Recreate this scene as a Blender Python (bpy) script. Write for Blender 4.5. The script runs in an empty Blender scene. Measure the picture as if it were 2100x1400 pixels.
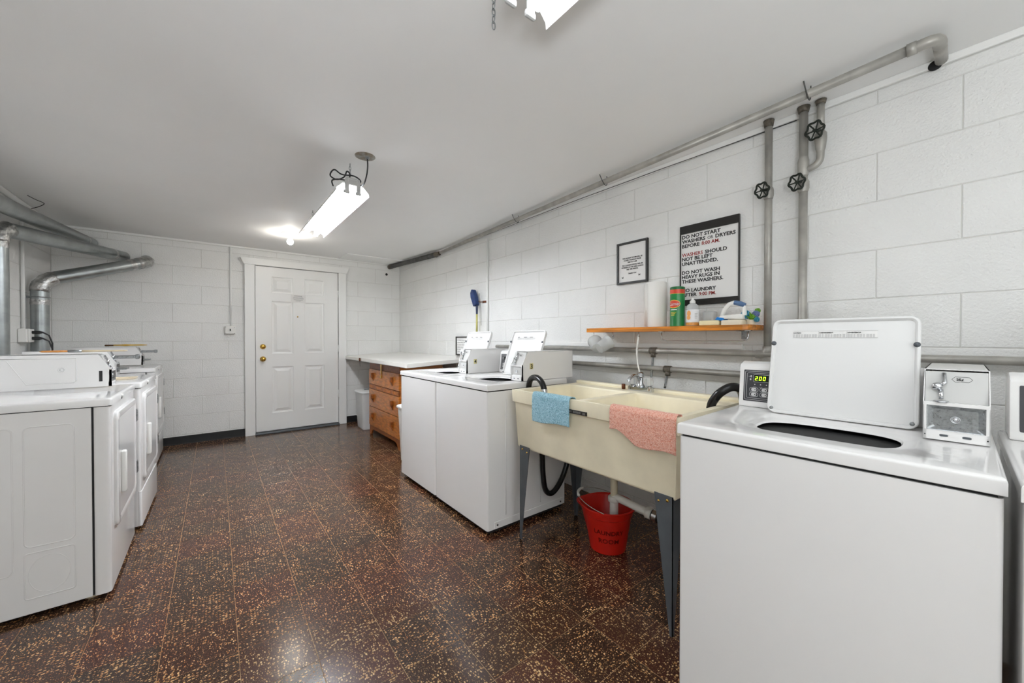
import bpy, bmesh, math, random
from mathutils import Vector, Matrix, noise
random.seed(7)
PI = math.pi
C = bpy.context.scene.collection
scene = bpy.context.scene

# ------------------------------------------------------------------ camera, world, exposure
F_PX, CAM_H, YAW, PITCH = 781.0, 1.17, math.radians(38.3), math.radians(0.52)
cam_data = bpy.data.cameras.new('camera')
cam_data.sensor_width = 36.0
cam_data.lens = F_PX / 2100.0 * 36.0
cam_data.clip_start = 0.02
cam = bpy.data.objects.new('camera', cam_data)
C.objects.link(cam)
cam.location = (0, 0, CAM_H)
cam.rotation_euler = (PI / 2 - PITCH, 0, -YAW)
scene.camera = cam
world = bpy.data.worlds.new('world')
scene.world = world
world.use_nodes = True
world.node_tree.nodes['Background'].inputs[0].default_value = (0.8, 0.85, 0.9, 1)
world.node_tree.nodes['Background'].inputs[1].default_value = 0.3
scene.view_settings.view_transform = 'Standard'
scene.view_settings.look = 'None'
scene.view_settings.gamma = 1.0
scene.view_settings.use_curve_mapping = False
scene.view_settings.exposure = 1.54
TUBE_STRENGTH = 37.0
TUBE_STRENGTH_NEAR = 2.6
BULB_STRENGTH = 48.0
scene.cycles.use_denoising = True
scene.cycles.max_bounces = 14
scene.cycles.diffuse_bounces = 10
scene.cycles.glossy_bounces = 6
scene.cycles.transmission_bounces = 8
scene.cycles.transparent_max_bounces = 8
scene.cycles.sample_clamp_indirect = 6.0

# added unseen fill lights standing in for flash, aimed at ceiling and rear wall
def area(name, loc, rot, size, power, col=(1, 1, 1)):
    l = bpy.data.lights.new(name, 'AREA'); l.shape = 'RECTANGLE'; l.size = size[0]; l.size_y = size[1]; l.energy = power; l.color = col
    o = bpy.data.objects.new(name, l); C.objects.link(o); o.location = loc; o.rotation_euler = rot
    return o
area('ceiling_fill', (-0.45, -0.7, 1.0), (math.radians(180), 0, 0), (0.35, 0.35), 16, (0.90, 0.95, 1.0))
area('rear_fill', (0.1, -0.75, 1.3), (math.radians(-90 - 8), 0, 0), (0.35, 0.35), 10, (0.92, 0.96, 1.0))

# room
XL, XR, YB, YF, ZC = -1.19, 2.232, 5.55, -1.75, 2.255

# ------------------------------------------------------------------ materials
def lin(c):
    return tuple(((v / 255) / 12.92 if v / 255 <= 0.04045 else (((v / 255) + 0.055) / 1.055) ** 2.4) for v in c) + (1.0,)

def mat(name, rgb, rough=0.5, metal=0.0, var=0.0, vscale=8.0, bump=0.0, bscale=60.0, bdist=0.002,
        coat=0.0, rvar=0.0, dirt=None, trans=0.0, ior=1.45, spec=0.5, world_coords=False, detail=4.0, stretch=None, sss=0.0):
    m = bpy.data.materials.new(name)
    m.use_nodes = True
    nt = m.node_tree
    N = nt.nodes
    L = nt.links
    b = N['Principled BSDF']
    b.inputs['Base Color'].default_value = lin(rgb)
    b.inputs['Roughness'].default_value = rough
    b.inputs['Metallic'].default_value = metal
    b.inputs['IOR'].default_value = ior
    b.inputs['Specular IOR Level'].default_value = spec
    b.inputs['Coat Weight'].default_value = coat
    b.inputs['Coat Roughness'].default_value = 0.08
    b.inputs['Transmission Weight'].default_value = trans
    if world_coords:
        co = N.new('ShaderNodeNewGeometry').outputs['Position']
    else:
        co = N.new('ShaderNodeTexCoord').outputs['Object']
    if stretch:
        mp = N.new('ShaderNodeMapping')
        mp.inputs['Scale'].default_value = stretch
        L.new(co, mp.inputs['Vector'])
        co = mp.outputs['Vector']
    if var > 0 or dirt or rvar > 0:
        n = N.new('ShaderNodeTexNoise')
        n.inputs['Scale'].default_value = vscale
        n.inputs['Detail'].default_value = detail
        L.new(co, n.inputs['Vector'])
        cr = N.new('ShaderNodeValToRGB')
        c2 = dirt if dirt else tuple(max(0, v * (1 - var)) for v in rgb)
        cr.color_ramp.elements[0].position = 0.35
        cr.color_ramp.elements[1].position = 0.65
        cr.color_ramp.elements[0].color = lin(c2)
        cr.color_ramp.elements[1].color = lin(rgb)
        L.new(n.outputs['Fac'], cr.inputs['Fac'])
        L.new(cr.outputs['Color'], b.inputs['Base Color'])
        if rvar > 0:
            mr = N.new('ShaderNodeMapRange')
            mr.inputs['To Min'].default_value = rough - rvar
            mr.inputs['To Max'].default_value = rough + rvar
            L.new(n.outputs['Fac'], mr.inputs['Value'])
            L.new(mr.outputs['Result'], b.inputs['Roughness'])
    if bump > 0:
        n2 = N.new('ShaderNodeTexNoise')
        n2.inputs['Scale'].default_value = bscale
        n2.inputs['Detail'].default_value = 3.0
        L.new(co, n2.inputs['Vector'])
        bp = N.new('ShaderNodeBump')
        bp.inputs['Strength'].default_value = bump
        bp.inputs['Distance'].default_value = bdist
        L.new(n2.outputs['Fac'], bp.inputs['Height'])
        L.new(bp.outputs['Normal'], b.inputs['Normal'])
    return m

def emis(name, rgb, strength):
    m = bpy.data.materials.new(name)
    m.use_nodes = True
    b = m.node_tree.nodes['Principled BSDF']
    b.inputs['Base Color'].default_value = lin(rgb)
    b.inputs['Emission Color'].default_value = lin(rgb)
    b.inputs['Emission Strength'].default_value = strength
    return m

def floor_material():
    m = bpy.data.materials.new('asphalt_tile')
    m.use_nodes = True
    nt = m.node_tree; N = nt.nodes; L = nt.links
    b = N['Principled BSDF']
    tc = N.new('ShaderNodeTexCoord').outputs['Object']
    oi = N.new('ShaderNodeObjectInfo')
    comb = N.new('ShaderNodeVectorMath'); comb.operation = 'MULTIPLY_ADD'
    geo = N.new('ShaderNodeNewGeometry')
    # per tile offset
    sc = N.new('ShaderNodeMath'); sc.operation = 'MULTIPLY'; sc.inputs[1].default_value = 37.0
    L.new(oi.outputs['Random'], sc.inputs[0])
    off = N.new('ShaderNodeCombineXYZ')
    L.new(sc.outputs[0], off.inputs[0]); L.new(sc.outputs[0], off.inputs[1])
    add = N.new('ShaderNodeVectorMath'); add.operation = 'ADD'
    L.new(tc, add.inputs[0]); L.new(off.outputs[0], add.inputs[1])
    warp = N.new('ShaderNodeTexNoise'); warp.inputs['Scale'].default_value = 110.0
    L.new(add.outputs[0], warp.inputs['Vector'])
    wsub = N.new('ShaderNodeVectorMath'); wsub.operation = 'MULTIPLY_ADD'
    wsub.inputs[1].default_value = (0.0045, 0.0045, 0.0)
    L.new(warp.outputs['Color'], wsub.inputs[0]); L.new(add.outputs[0], wsub.inputs[2])
    mp = N.new('ShaderNodeMapping'); mp.inputs['Scale'].default_value = (88.0, 150.0, 1.0)
    L.new(wsub.outputs[0], mp.inputs['Vector'])
    vo = N.new('ShaderNodeTexVoronoi'); vo.voronoi_dimensions = '2D'; vo.inputs['Scale'].default_value = 1.0
    L.new(mp.outputs[0], vo.inputs['Vector'])
    sep = N.new('ShaderNodeSeparateColor'); L.new(vo.outputs['Color'], sep.inputs['Color'])
    # fleck radius from cell colour, modulated by broad density
    dens = N.new('ShaderNodeTexNoise'); dens.inputs['Scale'].default_value = 9.0; dens.inputs['Detail'].default_value = 2.0
    L.new(add.outputs[0], dens.inputs['Vector'])
    rr = N.new('ShaderNodeMath'); rr.operation = 'MULTIPLY_ADD'
    rr.inputs[1].default_value = 0.75; L.new(sep.outputs[0], rr.inputs[0])
    dsub = N.new('ShaderNodeMath'); dsub.operation = 'MULTIPLY_ADD'; dsub.inputs[1].default_value = 0.7; dsub.inputs[2].default_value = -0.66
    L.new(dens.outputs['Fac'], dsub.inputs[0]); L.new(dsub.outputs[0], rr.inputs[2])
    diff = N.new('ShaderNodeMath'); diff.operation = 'SUBTRACT'
    L.new(rr.outputs[0], diff.inputs[0]); L.new(vo.outputs['Distance'], diff.inputs[1])
    fac = N.new('ShaderNodeMapRange'); fac.inputs['From Min'].default_value = 0.0; fac.inputs['From Max'].default_value = 0.06
    L.new(diff.outputs[0], fac.inputs['Value'])
    # second smaller set
    mp2 = N.new('ShaderNodeMapping'); mp2.inputs['Scale'].default_value = (240.0, 330.0, 1.0); mp2.inputs['Location'].default_value = (3.3, 8.1, 0)
    L.new(wsub.outputs[0], mp2.inputs['Vector'])
    vo2 = N.new('ShaderNodeTexVoronoi'); vo2.voronoi_dimensions = '2D'; vo2.inputs['Scale'].default_value = 1.0
    L.new(mp2.outputs[0], vo2.inputs['Vector'])
    sep2 = N.new('ShaderNodeSeparateColor'); L.new(vo2.outputs['Color'], sep2.inputs['Color'])
    r2 = N.new('ShaderNodeMath'); r2.operation = 'MULTIPLY_ADD'; r2.inputs[1].default_value = 0.9; r2.inputs[2].default_value = -0.54
    L.new(sep2.outputs[1], r2.inputs[0])
    d2 = N.new('ShaderNodeMath'); d2.operation = 'SUBTRACT'; L.new(r2.outputs[0], d2.inputs[0]); L.new(vo2.outputs['Distance'], d2.inputs[1])
    f2 = N.new('ShaderNodeMapRange'); f2.inputs['From Min'].default_value = 0.0; f2.inputs['From Max'].default_value = 0.12
    L.new(d2.outputs[0], f2.inputs['Value'])
    mx = N.new('ShaderNodeMath'); mx.operation = 'MAXIMUM'; L.new(fac.outputs[0], mx.inputs[0]); L.new(f2.outputs[0], mx.inputs[1])
    # base colour per tile
    br = N.new('ShaderNodeValToRGB')
    br.color_ramp.elements[0].color = lin((50, 33, 26)); br.color_ramp.elements[1].color = lin((68, 33, 26))
    e = br.color_ramp.elements.new(0.5); e.color = lin((58, 38, 29))
    L.new(oi.outputs['Random'], br.inputs['Fac'])
    fr = N.new('ShaderNodeValToRGB')
    fr.color_ramp.elements[0].color = lin((152, 106, 62)); fr.color_ramp.elements[1].color = lin((204, 168, 120))
    L.new(sep.outputs[2], fr.inputs['Fac'])
    mix = N.new('ShaderNodeMix'); mix.data_type = 'RGBA'
    L.new(mx.outputs[0], mix.inputs['Factor']); L.new(br.outputs[0], mix.inputs['A']); L.new(fr.outputs[0], mix.inputs['B'])
    L.new(mix.outputs['Result'], b.inputs['Base Color'])
    # scuffed wax
    wn = N.new('ShaderNodeTexNoise'); wn.inputs['Scale'].default_value = 3.0; wn.inputs['Detail'].default_value = 5.0
    L.new(geo.outputs['Position'], wn.inputs['Vector'])
    wr = N.new('ShaderNodeMapRange'); wr.inputs['To Min'].default_value = 0.12; wr.inputs['To Max'].default_value = 0.27
    L.new(wn.outputs['Fac'], wr.inputs['Value']); L.new(wr.outputs[0], b.inputs['Roughness'])
    b.inputs['Specular IOR Level'].default_value = 0.5
    bn = N.new('ShaderNodeTexNoise'); bn.inputs['Scale'].default_value = 45.0; bn.inputs['Detail'].default_value = 4.0
    L.new(geo.outputs['Position'], bn.inputs['Vector'])
    bp = N.new('ShaderNodeBump'); bp.inputs['Strength'].default_value = 0.10; bp.inputs['Distance'].default_value = 0.002
    L.new(bn.outputs['Fac'], bp.inputs['Height']); L.new(bp.outputs[0], b.inputs['Normal'])
    return m

def block_material():
    m = bpy.data.materials.new('painted_block')
    m.use_nodes = True
    nt = m.node_tree; N = nt.nodes; L = nt.links
    b = N['Principled BSDF']
    geo = N.new('ShaderNodeNewGeometry')
    n1 = N.new('ShaderNodeTexNoise'); n1.inputs['Scale'].default_value = 115.0; n1.inputs['Detail'].default_value = 5.0; n1.inputs['Roughness'].default_value = 0.65
    L.new(geo.outputs['Position'], n1.inputs['Vector'])
    n2 = N.new('ShaderNodeTexVoronoi'); n2.inputs['Scale'].default_value = 95.0
    L.new(geo.outputs['Position'], n2.inputs['Vector'])
    ad = N.new('ShaderNodeMath'); ad.operation = 'MULTIPLY_ADD'; ad.inputs[1].default_value = 0.35
    L.new(n2.outputs['Distance'], ad.inputs[0]); L.new(n1.outputs['Fac'], ad.inputs[2])
    bp = N.new('ShaderNodeBump'); bp.inputs['Strength'].default_value = 0.8; bp.inputs['Distance'].default_value = 0.005
    L.new(ad.outputs[0], bp.inputs['Height']); L.new(bp.outputs[0], b.inputs['Normal'])
    c = N.new('ShaderNodeTexNoise'); c.inputs['Scale'].default_value = 2.2; c.inputs['Detail'].default_value = 6.0
    L.new(geo.outputs['Position'], c.inputs['Vector'])
    cr = N.new('ShaderNodeValToRGB')
    cr.color_ramp.elements[0].position = 0.3; cr.color_ramp.elements[1].position = 0.7
    cr.color_ramp.elements[0].color = lin((231, 231, 229)); cr.color_ramp.elements[1].color = lin((239, 239, 237))
    L.new(c.outputs['Fac'], cr.inputs['Fac']); L.new(cr.outputs[0], b.inputs['Base Color'])
    b.inputs['Roughness'].default_value = 0.42
    return m

M = {}
M['block'] = block_material()
M['mortar'] = mat('painted_mortar', (214, 213, 209), 0.55, bump=0.3, bscale=120, world_coords=True)
M['ceiling'] = mat('ceiling_paint', (240, 240, 239), 0.7, var=0.015, vscale=1.2, bump=0.05, bscale=30, world_coords=True)
M['trim'] = mat('white_trim_paint', (238, 238, 236), 0.35, bump=0.05, bscale=20)
M['tile'] = floor_material()
M['grout'] = mat('tile_gap', (158, 124, 84), 0.6)
M['black_rubber'] = mat('black_rubber', (20, 20, 21), 0.45, var=0.3, vscale=15)
M['enamel'] = mat('white_enamel', (231, 230, 229), 0.16, coat=0.3, bump=0.03, bscale=6)
M['enamel_lid'] = mat('white_enamel_lid', (224, 224, 223), 0.24, coat=0.2, bump=0.10, bscale=90, bdist=0.001)
M['enamel_top'] = mat('white_enamel_top', (230, 229, 228), 0.13, coat=0.3, bump=0.02, bscale=4)
M['gap'] = mat('dark_gap', (30, 30, 31), 0.7)
M['steel'] = mat('galvanized_steel', (168, 173, 173), 0.34, metal=0.9, var=0.10, vscale=14, bump=0.05, bscale=20, rvar=0.08)
M['foil'] = mat('foil_tape', (200, 200, 198), 0.28, metal=1.0, var=0.25, vscale=30, bump=1.0, bscale=55, bdist=0.006)
M['pipe'] = mat('painted_steel_pipe', (176, 173, 166), 0.38, metal=0.25, var=0.14, vscale=12, bump=0.1, bscale=50)
M['pipe_dark'] = mat('iron_pipe', (92, 92, 90), 0.5, metal=0.4, var=0.2, vscale=20, bump=0.1)
M['pipe_brown'] = mat('brown_fitting', (118, 110, 98), 0.5, metal=0.3, var=0.3, vscale=60, bump=0.3)
M['valve'] = mat('green_black_valve', (38, 44, 38), 0.45, metal=0.3)
M['chrome'] = mat('chrome', (205, 207, 210), 0.12, metal=1.0, bump=0.04, bscale=80)
M['brushed'] = mat('worn_stainless', (158, 161, 162), 0.3, metal=0.95, var=0.1, vscale=160, rvar=0.1)
M['grey_metal'] = mat('grey_enamel_leg', (92, 97, 102), 0.45, metal=0.2, var=0.08, vscale=12)
M['sink'] = mat('cream_sink_plastic', (249, 240, 213), 0.42, var=0.05, vscale=6, bump=0.04, bscale=160)
M['hose'] = mat('black_hose', (22, 22, 23), 0.25)
M['pvc'] = mat('white_pvc', (225, 224, 218), 0.35)
M['pvc_cream'] = mat('cream_pvc', (214, 206, 182), 0.4)
M['red'] = mat('red_plastic', (196, 30, 18), 0.34, var=0.06, vscale=10, sss=0.1)
M['wood'] = mat('orange_shelf_wood', (222, 136, 34), 0.35, var=0.3, vscale=5, stretch=(8, 1, 14), bump=0.05, coat=0.2)
M['dresser'] = mat('orange_brown_wood', (192, 114, 40), 0.33, var=0.24, vscale=4, stretch=(1, 3, 12), coat=0.3)
M['dresser_dark'] = mat('dark_carved_wood', (146, 78, 26), 0.4, var=0.25, vscale=30)
M['counter'] = mat('white_laminate', (233, 231, 225), 0.2, var=0.01, vscale=3)
M['brass'] = mat('polished_brass', (214, 172, 84), 0.16, metal=1.0)
M['black'] = mat('black_paint', (22, 22, 24), 0.35)
M['frame'] = mat('black_frame', (34, 32, 30), 0.4)
M['paper'] = mat('white_paper', (226, 225, 223), 0.5)
M['print'] = mat('black_print', (34, 33, 33), 0.6)
M['print_grey'] = mat('grey_print', (120, 120, 120), 0.6)
M['print_red'] = mat('red_print', (150, 34, 30), 0.6)
M['print_light'] = mat('light_print', (205, 205, 205), 0.6)
M['panel_black'] = mat('control_panel_film', (62, 62, 66), 0.3)
M['panel_grey'] = mat('grey_coin_panel', (196, 196, 194), 0.3)
M['plastic_white'] = mat('white_plastic', (232, 231, 227), 0.35)
M['bin_grey'] = mat('light_grey_plastic', (214, 216, 216), 0.4)
M['bin_lid'] = mat('grey_lid', (196, 198, 198), 0.4)
M['towel_roll'] = mat('paper_towel', (236, 234, 230), 0.8, bump=0.4, bscale=250)
M['green'] = mat('green_can', (14, 132, 62), 0.28, coat=0.4, var=0.15, vscale=12)
M['green_dark'] = mat('dark_green_can', (18, 92, 48), 0.3)
M['red_band'] = mat('red_band', (206, 70, 48), 0.3)
M['yellow'] = mat('yellow_line', (226, 200, 70), 0.4)
M['sticker'] = mat('gold_sticker', (206, 196, 140), 0.4)
M['orange'] = mat('orange_print', (238, 168, 96), 0.5)
M['amber'] = mat('amber_soap', (214, 150, 76), 0.25)
M['label'] = mat('white_label', (232, 233, 236), 0.4)
M['clear'] = mat('clear_plastic', (236, 238, 238), 0.08, trans=0.55, ior=1.3)
M['sponge'] = mat('pale_yellow_sponge', (232, 222, 180), 0.8, bump=0.5, bscale=200)
M['soap'] = mat('cream_soap', (226, 218, 196), 0.5)
M['blue'] = mat('bright_blue_plastic', (16, 120, 200), 0.4)
M['blue_grip'] = mat('grey_blue_grip', (84, 112, 150), 0.5)
M['navy'] = mat('navy_plastic', (36, 62, 118), 0.5, var=0.2, vscale=30)
M['pole'] = mat('navy_pole', (48, 56, 84), 0.4)
M['pole_yellow'] = mat('yellow_grey_pole', (190, 184, 110), 0.4)
M['rust'] = mat('rusty_clip', (104, 58, 30), 0.6, metal=0.3)
M['petal_blue'] = mat('blue_petals', (62, 150, 178), 0.6)
M['petal_violet'] = mat('violet_petals', (108, 124, 178), 0.6)
M['leaf'] = mat('green_leaves', (110, 168, 40), 0.5)
M['cord'] = mat('dark_grey_cord', (40, 41, 42), 0.5)
M['wood_pale'] = mat('pale_wood_handle', (222, 206, 176), 0.5, var=0.08, vscale=20)
M['bristle'] = mat('orange_bristle', (206, 140, 74), 0.8, bump=0.8, bscale=300)
M['yellow_wood'] = mat('yellow_handle', (200, 160, 60), 0.4)
M['bristle_dark'] = mat('dark_bristle', (84, 58, 30), 0.8)
M['ceiling_cap'] = mat('scuffed_cover_plate', (158, 157, 152), 0.5, metal=0.2, dirt=(126, 112, 92), vscale=30)
M['tube_on'] = emis('lit_tube', (244, 249, 255), TUBE_STRENGTH)
M['tube_on_near'] = emis('lit_tube_near', (244, 249, 255), TUBE_STRENGTH_NEAR)
M['bulb_on'] = emis('lit_bulb', (255, 250, 240), BULB_STRENGTH)
M['led_green'] = emis('green_led', (170, 255, 30), 1.6)
M['led_white'] = emis('white_led', (200, 255, 190), 0.9)
M['bracket'] = mat('grey_lamp_socket', (176, 176, 174), 0.5)
M['porcelain'] = mat('porcelain', (235, 235, 232), 0.2)
M['dark_glass'] = mat('dark_display', (14, 22, 8), 0.15)

def terry(name, light, dark):
    m = bpy.data.materials.new(name)
    m.use_nodes = True
    nt = m.node_tree; N = nt.nodes; L = nt.links
    b = N['Principled BSDF']; b.inputs['Roughness'].default_value = 0.95
    b.inputs['Sheen Weight'].default_value = 0.4
    co = N.new('ShaderNodeTexCoord').outputs['Object']
    n = N.new('ShaderNodeTexNoise'); n.inputs['Scale'].default_value = 170.0; n.inputs['Detail'].default_value = 5.0; n.inputs['Distortion'].default_value = 1.2
    L.new(co, n.inputs['Vector'])
    cr = N.new('ShaderNodeValToRGB'); cr.color_ramp.elements[0].position = 0.34; cr.color_ramp.elements[1].position = 0.62
    cr.color_ramp.elements[0].color = lin(dark); cr.color_ramp.elements[1].color = lin(light)
    L.new(n.outputs['Fac'], cr.inputs[0]); L.new(cr.outputs[0], b.inputs['Base Color'])
    bp = N.new('ShaderNodeBump'); bp.inputs['Strength'].default_value = 1.0; bp.inputs['Distance'].default_value = 0.005
    L.new(n.outputs['Fac'], bp.inputs['Height']); L.new(bp.outputs[0], b.inputs['Normal'])
    return m
M['terry_blue'] = terry('blue_terry', (176, 218, 232), (84, 148, 172))
M['terry_coral'] = terry('coral_terry', (250, 200, 180), (222, 128, 100))

# ------------------------------------------------------------------ helpers
def link(o, parent=None):
    C.objects.link(o)
    if parent is not None:
        o.parent = parent
    return o

def obj(name, bm, m, parent=None, smooth=False, loc=None, rotz=None, auto=None):
    me = bpy.data.meshes.new(name)
    bmesh.ops.recalc_face_normals(bm, faces=bm.faces)
    bm.to_mesh(me); bm.free()
    if isinstance(m, (list, tuple)):
        for k in m: me.materials.append(k)
    elif m is not None:
        me.materials.append(m)
    if smooth:
        for p in me.polygons: p.use_smooth = True
    o = bpy.data.objects.new(name, me)
    link(o, parent)
    if loc is not None: o.location = loc
    if rotz is not None: o.rotation_euler = (0, 0, rotz)
    if smooth == 'auto':
        me.set_sharp_from_angle(angle=math.radians(38))
    return o

def tag(o, label, cat, group=None):
    o['label'] = label; o['category'] = cat
    if group: o['group'] = group
    return o

def thing(name, label, cat, loc=(0, 0, 0), rotz=0.0, group=None):
    o = bpy.data.objects.new(name, None)
    link(o); o.location = loc; o.rotation_euler = (0, 0, rotz)
    o.empty_display_size = 0.05
    return tag(o, label, cat, group)

def structure(o):
    o['kind'] = 'structure'
    return o

def bx(bm, x0, x1, y0, y1, z0, z1, bevel=0.0, seg=2, mi=0):
    vs = [bm.verts.new((x, y, z)) for x in (x0, x1) for y in (y0, y1) for z in (z0, z1)]
    q = [(0, 1, 3, 2), (4, 6, 7, 5), (0, 4, 5, 1), (2, 3, 7, 6), (0, 2, 6, 4), (1, 5, 7, 3)]
    fs = []
    for f in q:
        face = bm.faces.new([vs[i] for i in f]); face.material_index = mi; fs.append(face)
    if bevel > 0:
        es = list({e for f in fs for e in f.edges})
        bmesh.ops.bevel(bm, geom=es, offset=bevel, segments=seg, profile=0.5, affect='EDGES')
    return bm

def box(*a, **k):
    return bx(bmesh.new(), *a, **k)

def vround(x0, x1, y0, y1, z0, z1, r, top=0.0, seg=4):
    """box with rounded vertical corners and an eased top edge"""
    bm = bmesh.new()
    bx(bm, x0, x1, y0, y1, z0, z1)
    es = [e for e in bm.edges if abs(e.verts[0].co.z - e.verts[1].co.z) > 1e-6]
    bmesh.ops.bevel(bm, geom=es, offset=r, segments=seg, profile=0.5, affect='EDGES')
    if top > 0:
        es = [e for e in bm.edges if all(abs(v.co.z - z1) < 1e-6 for v in e.verts)]
        bmesh.ops.bevel(bm, geom=es, offset=top, segments=3, profile=0.5, affect='EDGES')
    return bm

def smoothpath(pts, n=6):
    P = [Vector(p) for p in pts]
    if len(P) < 3: return P
    out = []
    for i in range(len(P) - 1):
        p0 = P[max(i - 1, 0)]; p1 = P[i]; p2 = P[i + 1]; p3 = P[min(i + 2, len(P) - 1)]
        for k in range(n):
            t = k / n
            out.append(0.5 * ((2 * p1) + (p2 - p0) * t + (2 * p0 - 5 * p1 + 4 * p2 - p3) * t * t + (3 * p1 - p0 - 3 * p2 + p3) * t ** 3))
    out.append(P[-1])
    return out

def tube(bm, pts, r, seg=12, cap=True, closed=False, mi=0):
    P = [Vector(p) for p in pts]
    n = len(P)
    rings = []
    up = None
    for i, p in enumerate(P):
        if closed:
            t = (P[(i + 1) % n] - P[i - 1]).normalized()
        else:
            t = (P[min(i + 1, n - 1)] - P[max(i - 1, 0)]).normalized()
        if up is None:
            a = Vector((0, 0, 1)) if abs(t.z) < 0.9 else Vector((1, 0, 0))
            up = (a - t * a.dot(t)).normalized()
        else:
            up = (up - t * up.dot(t)).normalized()
        s = t.cross(up)
        rr = r[i] if isinstance(r, (list, tuple)) else r
        rings.append([bm.verts.new(p + (up * math.cos(2 * PI * k / seg) + s * math.sin(2 * PI * k / seg)) * rr) for k in range(seg)])
    m = n if closed else n - 1
    for i in range(m):
        a, b = rings[i], rings[(i + 1) % n]
        for k in range(seg):
            f = bm.faces.new((a[k], a[(k + 1) % seg], b[(k + 1) % seg], b[k])); f.material_index = mi; f.smooth = True
    if cap and not closed:
        for rg in (rings[0], rings[-1]):
            f = bm.faces.new(rg); f.material_index = mi
    return bm

def T(pts, r, seg=12, smooth=0, cap=True):
    bm = bmesh.new()
    return tube(bm, smoothpath(pts, smooth) if smooth else pts, r, seg, cap)

def lathe(bm, prof, c=(0, 0, 0), seg=28, axis='z', cap=True, mi=0, sx=1.0, sy=1.0):
    rings = []
    for r, h in prof:
        ring = []
        for k in range(seg):
            a = 2 * PI * k / seg
            u, v = r * math.cos(a) * sx, r * math.sin(a) * sy
            if axis == 'z': p = (c[0] + u, c[1] + v, c[2] + h)
            elif axis == 'x': p = (c[0] + h, c[1] + u, c[2] + v)
            else: p = (c[0] + u, c[1] + h, c[2] + v)
            ring.append(bm.verts.new(p))
        rings.append(ring)
    for a, b in zip(rings, rings[1:]):
        for k in range(seg):
            f = bm.faces.new((a[k], a[(k + 1) % seg], b[(k + 1) % seg], b[k])); f.material_index = mi; f.smooth = True
    if cap:
        if prof[0][0] > 1e-5: bm.faces.new(rings[0]).material_index = mi
        if prof[-1][0] > 1e-5: bm.faces.new(rings[-1]).material_index = mi
    return bm

def LT(prof, c=(0, 0, 0), **k):
    bm = lathe(bmesh.new(), prof, c, **k)
    bmesh.ops.remove_doubles(bm, verts=bm.verts, dist=1e-6)
    return bm

def prism(bm, pts, a0, a1, axis='y', bevel=0.0):
    """2D outline extruded along an axis. axis y: pts are (x,z); axis x: (y,z); axis z: (x,y)"""
    def P(p, a):
        if axis == 'y': return (p[0], a, p[1])
        if axis == 'x': return (a, p[0], p[1])
        return (p[0], p[1], a)
    A = [bm.verts.new(P(p, a0)) for p in pts]
    B = [bm.verts.new(P(p, a1)) for p in pts]
    n = len(pts)
    fs = [bm.faces.new(A), bm.faces.new(B)]
    for i in range(n):
        fs.append(bm.faces.new((A[i], A[(i + 1) % n], B[(i + 1) % n], B[i])))
    if bevel > 0:
        bmesh.ops.bevel(bm, geom=list({e for f in fs for e in f.edges}), offset=bevel, segments=2, profile=0.5, affect='EDGES')
    return bm

def rrect(u0, u1, v0, v1, r, n=5):
    pts = []
    for cx, cy, a in ((u1 - r, v1 - r, 0), (u0 + r, v1 - r, 90), (u0 + r, v0 + r, 180), (u1 - r, v0 + r, 270)):
        for k in range(n + 1):
            t = math.radians(a + 90 * k / n)
            pts.append((cx + r * math.cos(t), cy + r * math.sin(t)))
    return pts

FR_X = Matrix(((0, 0, -1), (-1, 0, 0), (0, 1, 0)))       # text facing -X (right wall, washer fronts)
FR_Y = Matrix(((1, 0, 0), (0, 0, -1), (0, 1, 0)))        # text facing -Y (back wall)
FR_YP = Matrix(((-1, 0, 0), (0, 0, 1), (0, 1, 0)))       # text facing +Y
_txt = {}
def text_mesh(s, size, off=0.0):
    cu = bpy.data.curves.new('t', 'FONT')
    cu.body = s; cu.size = size; cu.offset = off; cu.resolution_u = 2; cu.extrude = 0.0004
    o = bpy.data.objects.new('t', cu)
    C.objects.link(o)
    bpy.context.view_layer.update()
    dg = bpy.context.evaluated_depsgraph_get()
    me = bpy.data.meshes.new_from_object(o.evaluated_get(dg))
    C.objects.unlink(o); bpy.data.objects.remove(o)
    return me

def text(name, s, size, loc, frame, m, parent, off=0.0, width=None, align='l', tilt=None, sx=1.0):
    me = text_mesh(s, size, off)
    xs = [v.co.x for v in me.vertices]
    w = max(xs) - min(xs)
    k = sx if width is None else width / w
    sh = {'l': -min(xs), 'c': -(max(xs) + min(xs)) / 2}[align]
    for v in me.vertices:
        v.co.x = (v.co.x + sh) * k
    me.materials.clear(); me.materials.append(m)
    o = bpy.data.objects.new(name, me)
    link(o, parent)
    mt = frame.to_4x4()
    if tilt is not None: mt = tilt.to_4x4() @ mt
    o.matrix_local = Matrix.Translation(loc) @ mt
    return o, w * k

def fwd(p, dirv, L):
    return (p[0] + dirv[0] * L, p[1] + dirv[1] * L, p[2] + dirv[2] * L)

# ------------------------------------------------------------------ floor
FROT = math.radians(-0.4)
PT = 0.2285
floor = structure(obj('floor', box(XL - 0.1, XR + 0.1, YF - 0.1, YB + 0.1, -0.08, -0.0010), M['grout']))
def tile_xy(i, j):
    u, v = 0.301 + PT * (i + 0.5) - 0.301, 1.512 + PT * (j + 0.5) - 1.512
    c, s = math.cos(FROT), math.sin(FROT)
    return 0.301 + u * c - v * s, 1.512 + u * s + v * c
F3 = Vector((math.sin(YAW), math.cos(YAW), 0)); R3 = Vector((math.cos(YAW), -math.sin(YAW), 0))
def seen(x, y):
    d = x * F3.x + y * F3.y
    if d < 0.75: return False
    if abs((x * R3.x + y * R3.y) / d) > 1.5: return False
    if x < -0.50 and y > 2.5: return False
    if 1.36 < x and 1.9 < y < 3.1: return False
    if 1.3 < x and y < 0.6: return False
    if 1.6 < x and 3.75 < y < 4.75: return False
    return True
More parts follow.
